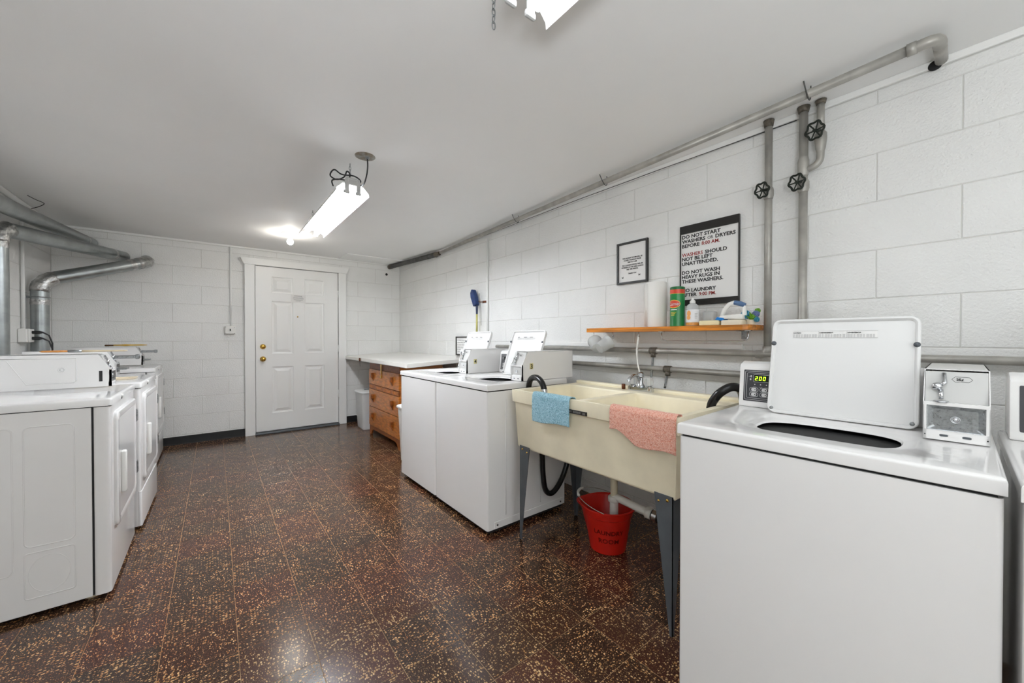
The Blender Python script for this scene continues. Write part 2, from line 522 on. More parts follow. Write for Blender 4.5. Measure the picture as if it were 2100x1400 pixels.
tb = bmesh.new(); bx(tb, -PT / 2 + 0.0009, PT / 2 - 0.0009, -PT / 2 + 0.0009, PT / 2 - 0.0009, -0.0025, 0.0, bevel=0.0005, seg=1)
tile_me = bpy.data.meshes.new('tile'); tb.to_mesh(tile_me); tb.free(); tile_me.materials.append(M['tile'])
cells = []
for i in range(-8, 10):
    for j in range(-16, 19):
        x, y = tile_xy(i, j)
        if XL - PT / 2 < x < XR + PT / 2 and YF - PT / 2 < y < YB + PT / 2:
            cells.append((i, j, x, y))
vis = sorted([c for c in cells if seen(c[2], c[3])], key=lambda c: c[2] ** 2 + c[3] ** 2)[:298]
visset = {(c[0], c[1]) for c in vis}
for i, j, x, y in vis:
    o = bpy.data.objects.new('tile', tile_me); link(o, floor)
    o.location = (x, y, 0); o.rotation_euler = (0, 0, FROT + (PI / 2 if (i + j) % 2 else 0) + (PI if random.random() < .5 else 0))
rb = bmesh.new()
for i, j, x, y in cells:
    if (i, j) not in visset:
        h = PT / 2 - 0.0007
        vs = [rb.verts.new((x + a * h, y + b * h, 0)) for a, b in ((-1, -1), (1, -1), (1, 1), (-1, 1))]
        rb.faces.new(vs)
o = obj('floor_tiles', rb, M['tile'], floor); o['kind'] = 'stuff'

# ------------------------------------------------------------------ walls of painted blocks
PITCHZ, Z0 = 0.2065, 1.133
REC = 0.004
wall_right = structure(obj('wall_right', box(XR + REC, XR + 0.12, YF - 0.1, YB + 0.1, 0, ZC), M['mortar']))
wall_back = structure(obj('wall_back', box(XL - 0.1, XR + 0.1, YB + REC, YB + 0.12, 0, ZC), M['mortar']))
wall_left = structure(obj('wall_left', box(XL - 0.12, XL - REC, YF - 0.1, YB + 0.1, 0, ZC), M['mortar']))
wall_front = structure(obj('wall_front', box(XL - 0.1, XR + 0.1, YF - 0.12, YF, 0, ZC), M['mortar']))
ceiling = structure(obj('ceiling', box(XL - 0.1, XR + 0.1, YF - 0.1, YB + 0.1, ZC, ZC + 0.1), M['ceiling']))

_blocks = {}
def block_mesh(w, h):
    key = (round(w, 3), round(h, 3))
    if key not in _blocks:
        bm = bmesh.new()
        # u along x, outward is -y, up z
        g = 0.0013; c = 0.0030
        F = [(g + c, -REC, g + c), (w - g - c, -REC, g + c), (w - g - c, -REC, h - g - c), (g + c, -REC, h - g - c)]
        B = [(g, 0.0, g), (w - g, 0.0, g), (w - g, 0.0, h - g), (g, 0.0, h - g)]
        f = [bm.verts.new(p) for p in F]; mid = [bm.verts.new((a[0] * .35 + b[0] * .65, -REC * 0.72, a[2] * .5 + b[2] * .5)) for a, b in zip(F, B)]
        b = [bm.verts.new(p) for p in B]
        fc = bm.faces.new(f)
        for k in range(4):
            n = (k + 1) % 4
            q1 = bm.faces.new((f[k], f[n], mid[n], mid[k])); q2 = bm.faces.new((mid[k], mid[n], b[n], b[k]))
            pass
        bmesh.ops.recalc_face_normals(bm, faces=bm.faces)
        for fcx in bm.faces:
            if fcx.normal.y > 0.3: fcx.normal_flip()
        me = bpy.data.meshes.new('block'); bm.to_mesh(me); bm.free()
        me.materials.append(M['block'])
        _blocks[key] = me
    return _blocks[key]

def courses(zmin, zmax):
    out = []
    k = -6
    while Z0 + k * PITCHZ < zmax:
        a, b = max(Z0 + k * PITCHZ, zmin), min(Z0 + (k + 1) * PITCHZ, zmax)
        if b - a > 0.02: out.append((k, a, b))
        k += 1
    return out

def lay(wall, u0, u1, pitch, offs, place, rot, holes=(), zmax=ZC):
    for k, za, zb in courses(0.0, zmax):
        off = offs[k % 2]
        n0 = math.floor((u0 - off) / pitch)
        u = off + n0 * pitch
        while u < u1:
            segs = [(max(u, u0), min(u + pitch, u1), za, zb)]
            for hu0, hu1, hz0, hz1 in holes:
                new = []
                for a, b, c, d in segs:
                    if b <= hu0 or a >= hu1 or d <= hz0 or c >= hz1: new.append((a, b, c, d)); continue
                    if a < hu0: new.append((a, hu0, c, d))
                    if b > hu1: new.append((hu1, b, c, d))
                    if d > hz1 + 0.02: new.append((max(a, hu0), min(b, hu1), hz1, d))
                segs = new
            for a, b, c, d in segs:
                if b - a < 0.02: continue
                o = bpy.data.objects.new('block', block_mesh(b - a, d - c)); link(o, wall)
                o.location = place(a, b, c); o.rotation_euler = (0, 0, rot)
            u += pitch
# right wall faces -X: local x -> -Y, outward -y -> -X
lay(wall_right, -0.9, YB, 0.4735, {0: 0.08, 1: 0.316}, lambda a, b, c: (XR + REC, b, c), -PI / 2, zmax=2.225)
lay(wall_back, XL, XR, 0.488, {0: -0.084, 1: 0.158}, lambda a, b, c: (a, YB + REC, c), 0.0, holes=((0.36, 1.41, 0, 2.08),), zmax=2.232)
lay(wall_left, 3.4, YB, 0.4735, {0: 0.1, 1: 0.33}, lambda a, b, c: (XL - REC, a, c), PI / 2)

# strips where walls meet the ceiling
structure(obj('trim_4', box(XR - 0.012, XR + REC, YF, YB, 2.226, ZC, bevel=0.004), M['trim']))
structure(obj('trim_5', box(XL, XR, YB - 0.014, YB + REC, 2.234, ZC, bevel=0.004), M['trim']))
bm = bmesh.new(); bx(bm, 1.37, XR - 0.02, 5.14, YB - 0.02, ZC - 0.010, ZC + 0.01, bevel=0.003)
tag(obj('ceiling_patch', bm, M['ceiling']), 'shallow raised plaster patch on the ceiling over the corner counter', 'patch')

# baseboards
def baseboard(name, x0, x1):
    bm = bmesh.new()
    prism(bm, [(YB + 0.003, 0.0), (YB - 0.012, 0.0), (YB - 0.010, 0.012), (YB - 0.006, 0.084), (YB + 0.003, 0.09)], x0, x1, 'x')
    structure(obj(name, bm, M['black_rubber']))
baseboard('baseboard_back', XL, 0.318)
baseboard('baseboard_right', 1.455, 2.2)
# painted batten on right wall below the course line
bm = box(XR - 0.016, XR + 0.002, 0.833, 2.35, 1.107, 1.137, bevel=0.003)
structure(obj('trim_6', bm, M['trim']))

# ------------------------------------------------------------------ door
DX0, DX1, DY = 0.421, 1.347, 5.515
door = bpy.data.objects.new('door_1', None); link(door); door.location = (DX0, DY, 0); structure(door)
DW = DX1 - DX0
bm = bmesh.new()
panels = []
pw0, pw1, pw2, pw3 = 0.165, 0.395, 0.525, 0.755
for a, b in ((pw0, pw1), (pw2, pw3)):
    panels += [(a, b, 0.245, 0.815), (a, b, 0.975, 1.625), (a, b, 1.725, 1.925)]
xsg = [0, pw0, pw1, pw2, pw3, DW]; zsg = [0.035, 0.245, 0.815, 0.975, 1.625, 1.725, 1.925, 2.04]
def slab_face(bm, x0, x1, z0, z1, y=0.0):
    bm.faces.new([bm.verts.new(p) for p in ((x0, y, z0), (x1, y, z0), (x1, y, z1), (x0, y, z1))])
for i in range(5):
    for j in range(7):
        if i in (1, 3) and j in (1, 3, 5): continue
        slab_face(bm, xsg[i], xsg[i + 1], zsg[j], zsg[j + 1])
bmesh.ops.remove_doubles(bm, verts=bm.verts, dist=1e-5)
bx(bm, 0, DW, 0.016, 0.04, 0.035, 2.04)
obj('door_slab', bm, M['trim'], door)
for a, b, c, d in panels:
    bm = bmesh.new()
    loops = []
    for ins, y in ((0, 0.0), (0.004, 0.011), (0.020, 0.014), (0.052, 0.003), (0.055, 0.002)):
        loops.append([bm.verts.new((x, y, z)) for x, z in ((a + ins, c + ins), (b - ins, c + ins), (b - ins, d - ins), (a + ins, d - ins))])
    for p, q in zip(loops, loops[1:]):
        for k in range(4):
            bm.faces.new((p[k], p[(k + 1) % 4], q[(k + 1) % 4], q[k]))
    bm.faces.new(loops[-1])
    obj('door_panel', bm, M['trim'], door)
def knob(z, r, name, dead):
    bm = bmesh.new()
    lathe(bm, [(0.0, 0.0), (0.032, 0.0), (0.032, -0.006), (0.026, -0.010), (0.012, -0.012), (0.011, -0.030),
               (0.020, -0.036), (r, -0.046), (r * 0.95, -0.058), (r * 0.6, -0.066), (0.0, -0.067)] if not dead else
          [(0.0, 0.0), (0.031, 0.0), (0.031, -0.008), (0.024, -0.018), (0.020, -0.022), (0.0, -0.023)], (0.072, 0, z), axis='y', cap=False)
    if dead: bx(bm, 0.060, 0.084, -0.034, -0.02, z - 0.005, z + 0.005, bevel=0.002)
    bmesh.ops.remove_doubles(bm, verts=bm.verts, dist=1e-6)
    o = obj(name, bm, M['brass'], door)
    o['label'] = 'polished brass'
knob(0.915, 0.026, 'door_knob', False)
knob(1.065, 0.0, 'deadbolt', True)
for z in (0.42, 1.03, 1.76):
    bm = bmesh.new(); lathe(bm, [(0.006, -0.05), (0.006, 0.05)], (DW + 0.003, -0.004, z), seg=12)
    bx(bm, DW - 0.014, DW + 0.012, -0.002, 0.001, z - 0.045, z + 0.045)
    obj('hinge', bm, M['trim'], door)
bm = bmesh.new(); lathe(bm, [(0.0, -0.003), (0.008, -0.003), (0.009, 0.001)], (0.447, 0, 1.44), axis='y', cap=False)
obj('peephole', bm, M['brass'], door)
obj('threshold', box(-0.01, DW + 0.01, -0.05, 0.04, 0.0, 0.022, bevel=0.005), M['grey_metal'], door)
# casing
structure(obj('trim_1', box(0.312, 0.412, DY - 0.02, YB + 0.002, 0, 2.05, bevel=0.004), M['trim']))
structure(obj('trim_2', box(1.356, 1.452, DY - 0.02, YB + 0.002, 0, 2.05, bevel=0.004), M['trim']))
bm = bmesh.new()
prism(bm, [(0.306, 2.047), (1.458, 2.047), (1.492, 2.118), (1.492, 2.128), (0.272, 2.128), (0.272, 2.118)], DY - 0.03, YB, 'y')
bmesh.ops.bevel(bm, geom=list(bm.edges), offset=0.003, segments=1, affect='EDGES')
structure(obj('trim_3', bm, M['trim']))
structure(obj('trim_7', box(0.405, 1.36, DY + 0.03, YB + 0.03, 0.0, 2.06), M['trim']))
# notice on the door
nt_ = thing('door_notice', 'small white typed notice taped to the white door', 'notice', (0.876, DY - 0.0005, 1.668))
obj('sheet', box(-0.083, 0.083, -0.001, 0.0, -0.048, 0.052), M['paper'], nt_)
bm = bmesh.new()
for k, (a_, b_) in enumerate(((-0.045, 0.045), (-0.052, 0.050), (-0.060, 0.058), (-0.060, 0.060), (-0.050, 0.052), (-0.030, 0.030))):
    u_ = a_
    while u_ < b_:
        w_ = 0.006 + 0.006 * random.random(); z_ = 0.034 - 0.0125 * k
        bx(bm, u_, min(u_ + w_, b_), -0.0014, -0.0010, z_, z_ + (0.006 if k == 0 else 0.0042)); u_ += w_ + 0.003
obj('lettering', bm, M['print_grey'], nt_)

# switch box + conduit on back wall
sb = thing('switch_box', 'small white electric switch box on back wall left of the door', 'switch box', (0.174, YB - 0.001, 1.262))
obj('box_body', box(-0.05, 0.05, -0.045, 0.0, -0.045, 0.048, bevel=0.008), M['plastic_white'], sb)
obj('toggle', box(-0.004, 0.006, -0.056, -0.045, -0.010, 0.016), M['black'], sb)
for sx_, sz_ in ((-1, -1), (1, -1), (-1, 1), (1, 1)):
    bm = bmesh.new(); lathe(bm, [(0.0, -0.047), (0.004, -0.047), (0.004, -0.044)], (sx_ * 0.041, 0, sz_ * 0.036), axis='y', seg=8, cap=False)
    obj('screw', bm, M['brushed'], sb)
tag(obj('conduit', T([(0.182, YB - 0.012, 1.312), (0.182, YB - 0.012, 2.236)], 0.0095, 10), M['trim']), 'white painted conduit rising from switch box left of the door', 'conduit')
bm = bmesh.new(); lathe(bm, [(0.0, -0.004), (0.016, -0.004), (0.018, 0.0)], (2.03, YB - 0.001, 2.105), axis='y', cap=False)
tag(obj('wall_plug', bm, M['black']), 'tiny dark round plug in the back wall near the corner', 'plug')

# ------------------------------------------------------------------ machines
def top_plate_with_hole(x0, x1, y0, y1, z0, z1, cx, cy, ax, ay, r=0.02):
    """machine top with a rounded square tub opening"""
    bm = bmesh.new()
    n = 48
    def sup(t, a, b, e=3.0):
        c, s = math.cos(t), math.sin(t)
        return (math.copysign(abs(c) ** (2 / e), c) * a, math.copysign(abs(s) ** (2 / e), s) * b)
    def outer(t, ins, cr):
        c, s = math.cos(t), math.sin(t)
        hx0, hx1, hy0, hy1 = cx - x0 - ins, x1 - cx - ins, cy - y0 - ins, y1 - cy - ins
        k = 1e9
        if c > 1e-9: k = min(k, hx1 / c)
        if c < -1e-9: k = min(k, hx0 / -c)
        if s > 1e-9: k = min(k, hy1 / s)
        if s < -1e-9: k = min(k, hy0 / -s)
        return (c * k, s * k)
    ts = sorted(set([2 * PI * k / n for k in range(n)] + [math.atan2(b, a) % (2 * PI) for a, b in
                ((x1 - cx, y1 - cy), (x0 - cx, y1 - cy), (x0 - cx, y0 - cy), (x1 - cx, y0 - cy))]))
    rings = []
    def ring(f, z): rings.append([bm.verts.new((cx + f(t)[0], cy + f(t)[1], z)) for t in ts])
    ring(lambda t: outer(t, 0.004, 0), z0)
    ring(lambda t: outer(t, 0, 0), z0 + 0.002)
    ring(lambda t: outer(t, 0, 0), z1 - r)
    ring(lambda t: outer(t, r * 0.08, 0), z1 - r * 0.6)
    ring(lambda t: outer(t, r * 0.3, 0), z1 - r * 0.28)
    ring(lambda t: outer(t, r * 0.65, 0), z1 - r * 0.06)
    ring(lambda t: outer(t, r, 0), z1)
    ring(lambda t: sup(t, ax + 0.038, ay + 0.032, 5), z1 - 0.002)
    ring(lambda t: sup(t, ax + 0.030, ay + 0.024, 5), z1 - 0.008)
    ring(lambda t: sup(t, ax + 0.012, ay + 0.012, 4), z1 - 0.011)
    ring(lambda t: sup(t, ax, ay), z1 - 0.014)
    ring(lambda t: sup(t, ax - 0.004, ay - 0.004), z1 - 0.020)
    m = len(ts)
    for a, b in zip(rings, rings[1:]):
        for k in range(m):
            f = bm.faces.new((a[k], a[(k + 1) % m], b[(k + 1) % m], b[k])); f.smooth = True
    bm.faces.new(rings[0]) if False else None
    return bm

def washer(loc, rotz, label, num=None, boxx=0.305, lidx=0.445, lidy=(0.16, 0.53), lean=0.12, W=0.66, panel='digital', group='coin washers along the right wall', cabinet_only=False, boxy=(0.02, 0.135), cx0=0.49, vault='brushed'):
    t = thing('washing_machine', label, 'washing machine', loc, rotz, group)
    D = 0.66
    cab = vround(0.0, D - 0.01, 0.004, W - 0.004, 0.035, 0.852, 0.012)
    obj('cabinet', cab, M['enamel'], t, smooth='auto')
    obj('seam', box(0.008, D - 0.02, 0.012, W - 0.012, 0.845, 0.862), M['gap'], t)
    for lx in (0.06, D - 0.07):
        for ly in (0.06, W - 0.06): obj('foot', LT([(0.022, 0.0), (0.022, 0.012), (0.010, 0.014), (0.010, 0.04)], (lx, ly, 0), seg=10), M['gap'], t)
    obj('base', box(0.02, D - 0.03, 0.02, W - 0.02, 0.012, 0.036), M['gap'], t)
    # side panel details
    for yy, sgn in ((0.004, -1),):
        for xa in (0.135, 0.42):
            obj('panel_groove', T([(xa, yy - 0.0005, 0.10), (xa, yy - 0.0005, 0.80)], 0.0022, 6), M['enamel'], t)
        obj('bottom_rail', box(0.05, D - 0.03, yy - 0.003, yy + 0.004, 0.036, 0.078, bevel=0.001), M['enamel'], t)
        for xa in (0.07, D - 0.06):
            bm = bmesh.new(); lathe(bm, [(0.0, -0.003), (0.006, -0.003), (0.006, 0.0)], (xa, yy - 0.003, 0.057), axis='y', seg=8, cap=False)
            obj('screw', bm, M['pipe_dark'], t)
    hx, hy = lidx - 0.155, (lidy[0] + lidy[1]) / 2
    top = top_plate_with_hole(-0.004, D, 0.0, W, 0.858, 0.895, hx, hy, 0.118, 0.172, r=0.009)
    obj('top_panel', top, M['enamel_top'], t, smooth='auto')
    bm = bmesh.new()
    lathe(bm, [(0.178, -0.034), (0.150, -0.036), (0.139, -0.042), (0.135, -0.052), (0.137, -0.085)], (hx, hy, 0.895), cap=False, seg=40, sy=1.27)
    obj('balance_ring', bm, M['enamel'], t, smooth='auto')
    bm = bmesh.new()
    lathe(bm, [(0.172, -0.045), (0.160, -0.08), (0.158, -0.30), (0.0, -0.30)], (hx, hy, 0.895), cap=False, seg=36, sy=1.2)
    obj('wash_tub', bm, M['brushed'], t, smooth=True)
    bm = bmesh.new()
    lathe(bm, [(0.022, 0.02), (0.03, -0.05), (0.04, -0.2), (0.09, -0.28)], (hx, hy, 0.82), seg=20)
    obj('agitator', bm, M['plastic_white'], t, smooth=True)
    # lid standing open
    lid = bpy.data.objects.new('lid', None)
    y0, y1 = lidy; Hh = 0.350
    ang = math.asin(lean / Hh)
    # lid in its own plane: u=y, v=height, thickness towards -x (inner face) ; build then rotate
    R = Matrix.Rotation(ang, 3, 'Y')
    def lp(d, y, h):
        v = R @ Vector((d, 0, h)); return (lidx + v.x, y, 0.898 + v.z)
    bm = bmesh.new()
    out = rrect(y0, y1, 0.0, Hh, 0.026)
    loops = []
    def lo(ins, d):
        pts = rrect(y0 + ins, y1 - ins, ins, Hh - ins, max(0.026 - ins, 0.006))
        loops.append([bm.verts.new(lp(d, p[0], p[1])) for p in pts])
    lo(0.006, 0.022); lo(0.001, 0.018); lo(0.0, 0.012); lo(0.0, 0.002); lo(0.002, -0.001); lo(0.007, -0.001); lo(0.010, 0.002); lo(0.013, 0.010); lo(0.03, 0.0105)
    k = len(out)
    for a, b in zip(loops, loops[1:]):
        for i in range(k):
            f = bm.faces.new((a[i], a[(i + 1) % k], b[(i + 1) % k], b[i])); f.smooth = True
    bm.faces.new(loops[0]); bm.faces.new(loops[-1])
    lido = obj('lid', bm, M['enamel_lid'], t, smooth='auto')
    bpy.data.objects.remove(lid)
    for yy in (y0 + 0.008, y1 - 0.008):
        bm = bmesh.new(); c0 = lp(-0.004, yy, Hh * 0.735)
        lathe(bm, [(0.0, 0.0), (0.008, 0.001), (0.008, 0.006)], (c0[0], c0[1], c0[2]), axis='x', seg=14, cap=False)
        obj('bumper', bm, M['grey_metal'], lido, smooth=True)
    for yy in (y0 + 0.014, y1 - 0.014):
        c0 = lp(-0.002, yy, 0.016); bm = bmesh.new(); lathe(bm, [(0.0, -0.001), (0.0055, -0.001), (0.006, 0.005)], c0, axis='x', seg=12, cap=False)
        obj('lid_screw', bm, M['brushed'], lido, smooth=True)
    # warning label
    tilt = R
    lw0, lw1 = y1 - 0.062, y0 + 0.098
    hh0, hh1 = Hh * 0.805, Hh * 0.875
    bm = bmesh.new()
    q = [lp(0.0098, lw0, hh0), lp(0.0098, lw1, hh0), lp(0.0098, lw1, hh1), lp(0.0098, lw0, hh1)]
    bm.faces.new([bm.verts.new(p) for p in q])
    lab = obj('warning_label', bm, M['paper'], lido)
    third = (lw0 - lw1) / 3
    for i, wd in enumerate(('CAUTION', 'AVERTISSEMENT', 'ADVERTENCIA')):
        yl = lw0 - third * i - 0.002
        text('lettering', wd, 0.0052, lp(0.0093, yl, hh1 - 0.0085), FR_X, M['print'], lab, off=0.0002, tilt=R)
        bm = bmesh.new()
        for r in range(4):
            for d_ in range(9):
                ya = yl - d_ * third * 0.105; yb = ya - third * (0.06 + 0.03 * ((i * 7 + r * 3 + d_ * 5) % 3) / 2)
                h0 = hh1 - 0.0135 - r * 0.003
                bm.faces.new([bm.verts.new(lp(0.0094, y, h)) for y, h in ((ya, h0), (yb, h0), (yb, h0 + 0.0009), (ya, h0 + 0.0009))])
        if i: 
            bm.faces.new([bm.verts.new(lp(0.0094, y, h)) for y, h in ((yl + 0.0015, hh0), (yl + 0.001, hh0), (yl + 0.001, hh1), (yl + 0.0015, hh1))])
        for (ha, hb_) in ((hh0, hh0 + 0.0005), (hh1 - 0.0005, hh1)):
            bm.faces.new([bm.verts.new(lp(0.0094, y, h)) for y, h in ((yl, ha), (yl - third, ha), (yl - third, hb_), (yl, hb_))])
        obj('fine_print', bm, M['print_grey'], lab)
    # control console
    cy1 = W - 0.012; cy0 = boxy[1] + 0.006
    prof = [(cx0, 0.895), (cx0 - 0.002, 0.905), (cx0 + 0.014, 1.055), (cx0 + 0.024, 1.066), (cx0 + 0.055, 1.076), (min(cx0 + 0.14, 0.70), 1.066), (min(cx0 + 0.15, 0.71), 0.895)]
    bm = prism(bmesh.new(), prof, cy0, cy1, 'y')
    bmesh.ops.bevel(bm, geom=list(bm.edges), offset=0.005, segments=2, profile=0.5, affect='EDGES')
    con = obj('console', bm, M['enamel'], t, smooth='auto')
    Rc = Matrix.Rotation(math.atan2(0.016, 0.150), 3, 'Y')
    def cp(d, y, h):
        v = Rc @ Vector((d, 0, h)); return (cx0 - 0.002 + v.x, y, 0.905 + v.z)
    def crect(bm, ya, yb, h0, h1, d, r=0.003):
        bm.faces.new([bm.verts.new(cp(d, p[0], p[1])) for p in rrect(min(ya, yb), max(ya, yb), h0, h1, r, 3)])
    def cframe(ya, yb, h0, h1, w, d, m, r=0.006):
        bm = bmesh.new(); a = rrect(min(ya, yb), max(ya, yb), h0, h1, r, 3); b = rrect(min(ya, yb) + w, max(ya, yb) - w, h0 + w, h1 - w, max(r - w, .001), 3)
        A = [bm.verts.new(cp(d, *p)) for p in a]; B = [bm.verts.new(cp(d, *p)) for p in b]
        for i in range(len(A)): bm.faces.new((A[i], A[(i + 1) % len(A)], B[(i + 1) % len(A)], B[i]))
        return obj('panel_outline', bm, m, fp)
    pl, prr = cy1 - 0.017, cy0 + 0.02
    bm = bmesh.new(); crect(bm, pl, prr, 0.014, 0.138, -0.0012)
    fp = obj('control_panel', bm, M['panel_black'], con)
    if panel in ('digital', 'plain'):
        cframe(pl - 0.004, prr + 0.004, 0.019, 0.133, 0.0013, -0.0018, M['print_light'])
        cframe(pl - 0.011, prr + 0.011, 0.026, 0.126, 0.0011, -0.0018, M['print_light'])
        bm = bmesh.new(); crect(bm, pl - 0.036, pl - 0.10, 0.092, 0.119, -0.0020); obj('display', bm, M['dark_glass'], fp)
        cframe(pl - 0.035, pl - 0.101, 0.091, 0.120, 0.001, -0.0022, M['print_light'], r=0.003)
        # seven segment 200
        bm = bmesh.new()
        def seg7(yl, s):
            w, h, tk = 0.0085, 0.015, 0.0020; hb = 0.0975
            S = {'a': (0, w, h - tk, h), 'g': (0, w, h / 2 - tk / 2, h / 2 + tk / 2), 'd': (0, w, 0, tk), 'f': (0, tk, h / 2, h), 'b': (w - tk, w, h / 2, h), 'e': (0, tk, 0, h / 2), 'c': (w - tk, w, 0, h / 2)}
            for c_ in s:
                a0, a1, b0, b1 = S[c_]
                bm.faces.new([bm.verts.new(cp(-0.0026, yl - u - (v) * 0.12, hb + v)) for u, v in ((a0, b0), (a1, b0), (a1, b1), (a0, b1))])
        seg7(pl - 0.040, 'abged'); seg7(pl - 0.0535, 'abcdef'); seg7(pl - 0.067, 'abcdef')
        obj('digits', bm, M['led_green' if panel == 'digital' else 'panel_black'], fp)
        for i in range(4):
            bm = bmesh.new(); crect(bm, pl - 0.038 - 0.020 * i, pl - 0.042 - 0.020 * i, 0.079, 0.083, -0.002, 0.0015); obj('indicator', bm, M['print_light'], fp)
            bm = bmesh.new(); crect(bm, pl - 0.034 - 0.020 * i, pl - 0.046 - 0.020 * i, 0.070, 0.0725, -0.002, 0.0005); obj('caption', bm, M['print_grey'], fp)
        for i in range(4):
            for j in range(2):
                ya = pl - 0.022 - 0.036 * i; h0 = 0.033 + j * 0.019
                bm = bmesh.new(); crect(bm, ya, ya - 0.031, h0, h0 + 0.0165, -0.002, 0.006); o = obj('button', bm, M['print_light'], fp)
                bm = bmesh.new(); crect(bm, ya - 0.0012, ya - 0.0298, h0 + 0.0012, h0 + 0.0153, -0.0024, 0.005); obj('button_rim', bm, M['panel_black'], fp)
                bm = bmesh.new(); crect(bm, ya - 0.0065, ya - 0.0245, h0 + 0.002, h0 + 0.0145, -0.0028, 0.005); obj('button_face', bm, M['print_light'], fp)
                bm = bmesh.new(); crect(bm, ya - 0.018, ya - 0.0215, h0 + 0.006, h0 + 0.010, -0.0032, 0.001); obj('button_mark', bm, M['print'], fp)
        # key symbol
        bm = bmesh.new(); crect(bm, pl - 0.017, pl - 0.024, 0.111, 0.1125, -0.002, 0.0005); crect(bm, pl - 0.024, pl - 0.028, 0.108, 0.1165, -0.002, 0.0015)
        crect(bm, pl - 0.022, pl - 0.027, 0.097, 0.104, -0.002, 0.002); obj('symbol', bm, M['print_light'], fp)
    else:
        cframe(pl - 0.012, prr + 0.012, 0.026, 0.130, 0.0014, -0.0018, M['print_light'], r=0.006)
        bm = bmesh.new(); crect(bm, pl - 0.060, pl - 0.069, 0.094, 0.097, -0.002, 0.001); obj('indicator', bm, M['led_white'], fp)
        bm = bmesh.new(); crect(bm, pl - 0.055, pl - 0.075, 0.085, 0.0866, -0.002, 0.0005); crect(bm, pl - 0.048, pl - 0.085, 0.0815, 0.083, -0.002, 0.0005); obj('caption', bm, M['print_light'], fp)
        for j, nm in enumerate(('Rinse', 'Cycle', 'Normal')):
            hz = 0.068 - 0.0145 * j
            text('lettering', nm, 0.0065, cp(-0.0022, pl - 0.042, hz), FR_X, M['print_light'], fp, tilt=Rc)
            bm = bmesh.new(); crect(bm, pl - 0.063, pl - 0.071, hz + 0.0005, hz + 0.0042, -0.002, 0.0015); obj('indicator', bm, M['led_white'] if j < 2 else M['print_light'], fp)
            bm = bmesh.new(); crect(bm, pl - 0.075, pl - 0.092, hz - 0.003, hz + 0.008, -0.0022, 0.002); obj('button', bm, M['print_light'], fp)
            bm = bmesh.new(); crect(bm, pl - 0.040, pl - 0.074, hz - 0.0062, hz - 0.0056, -0.002, 0.0001); obj('rule', bm, M['print_grey'], fp)
    coin_box(t, boxx, boxy, num, vault=vault)
    return t

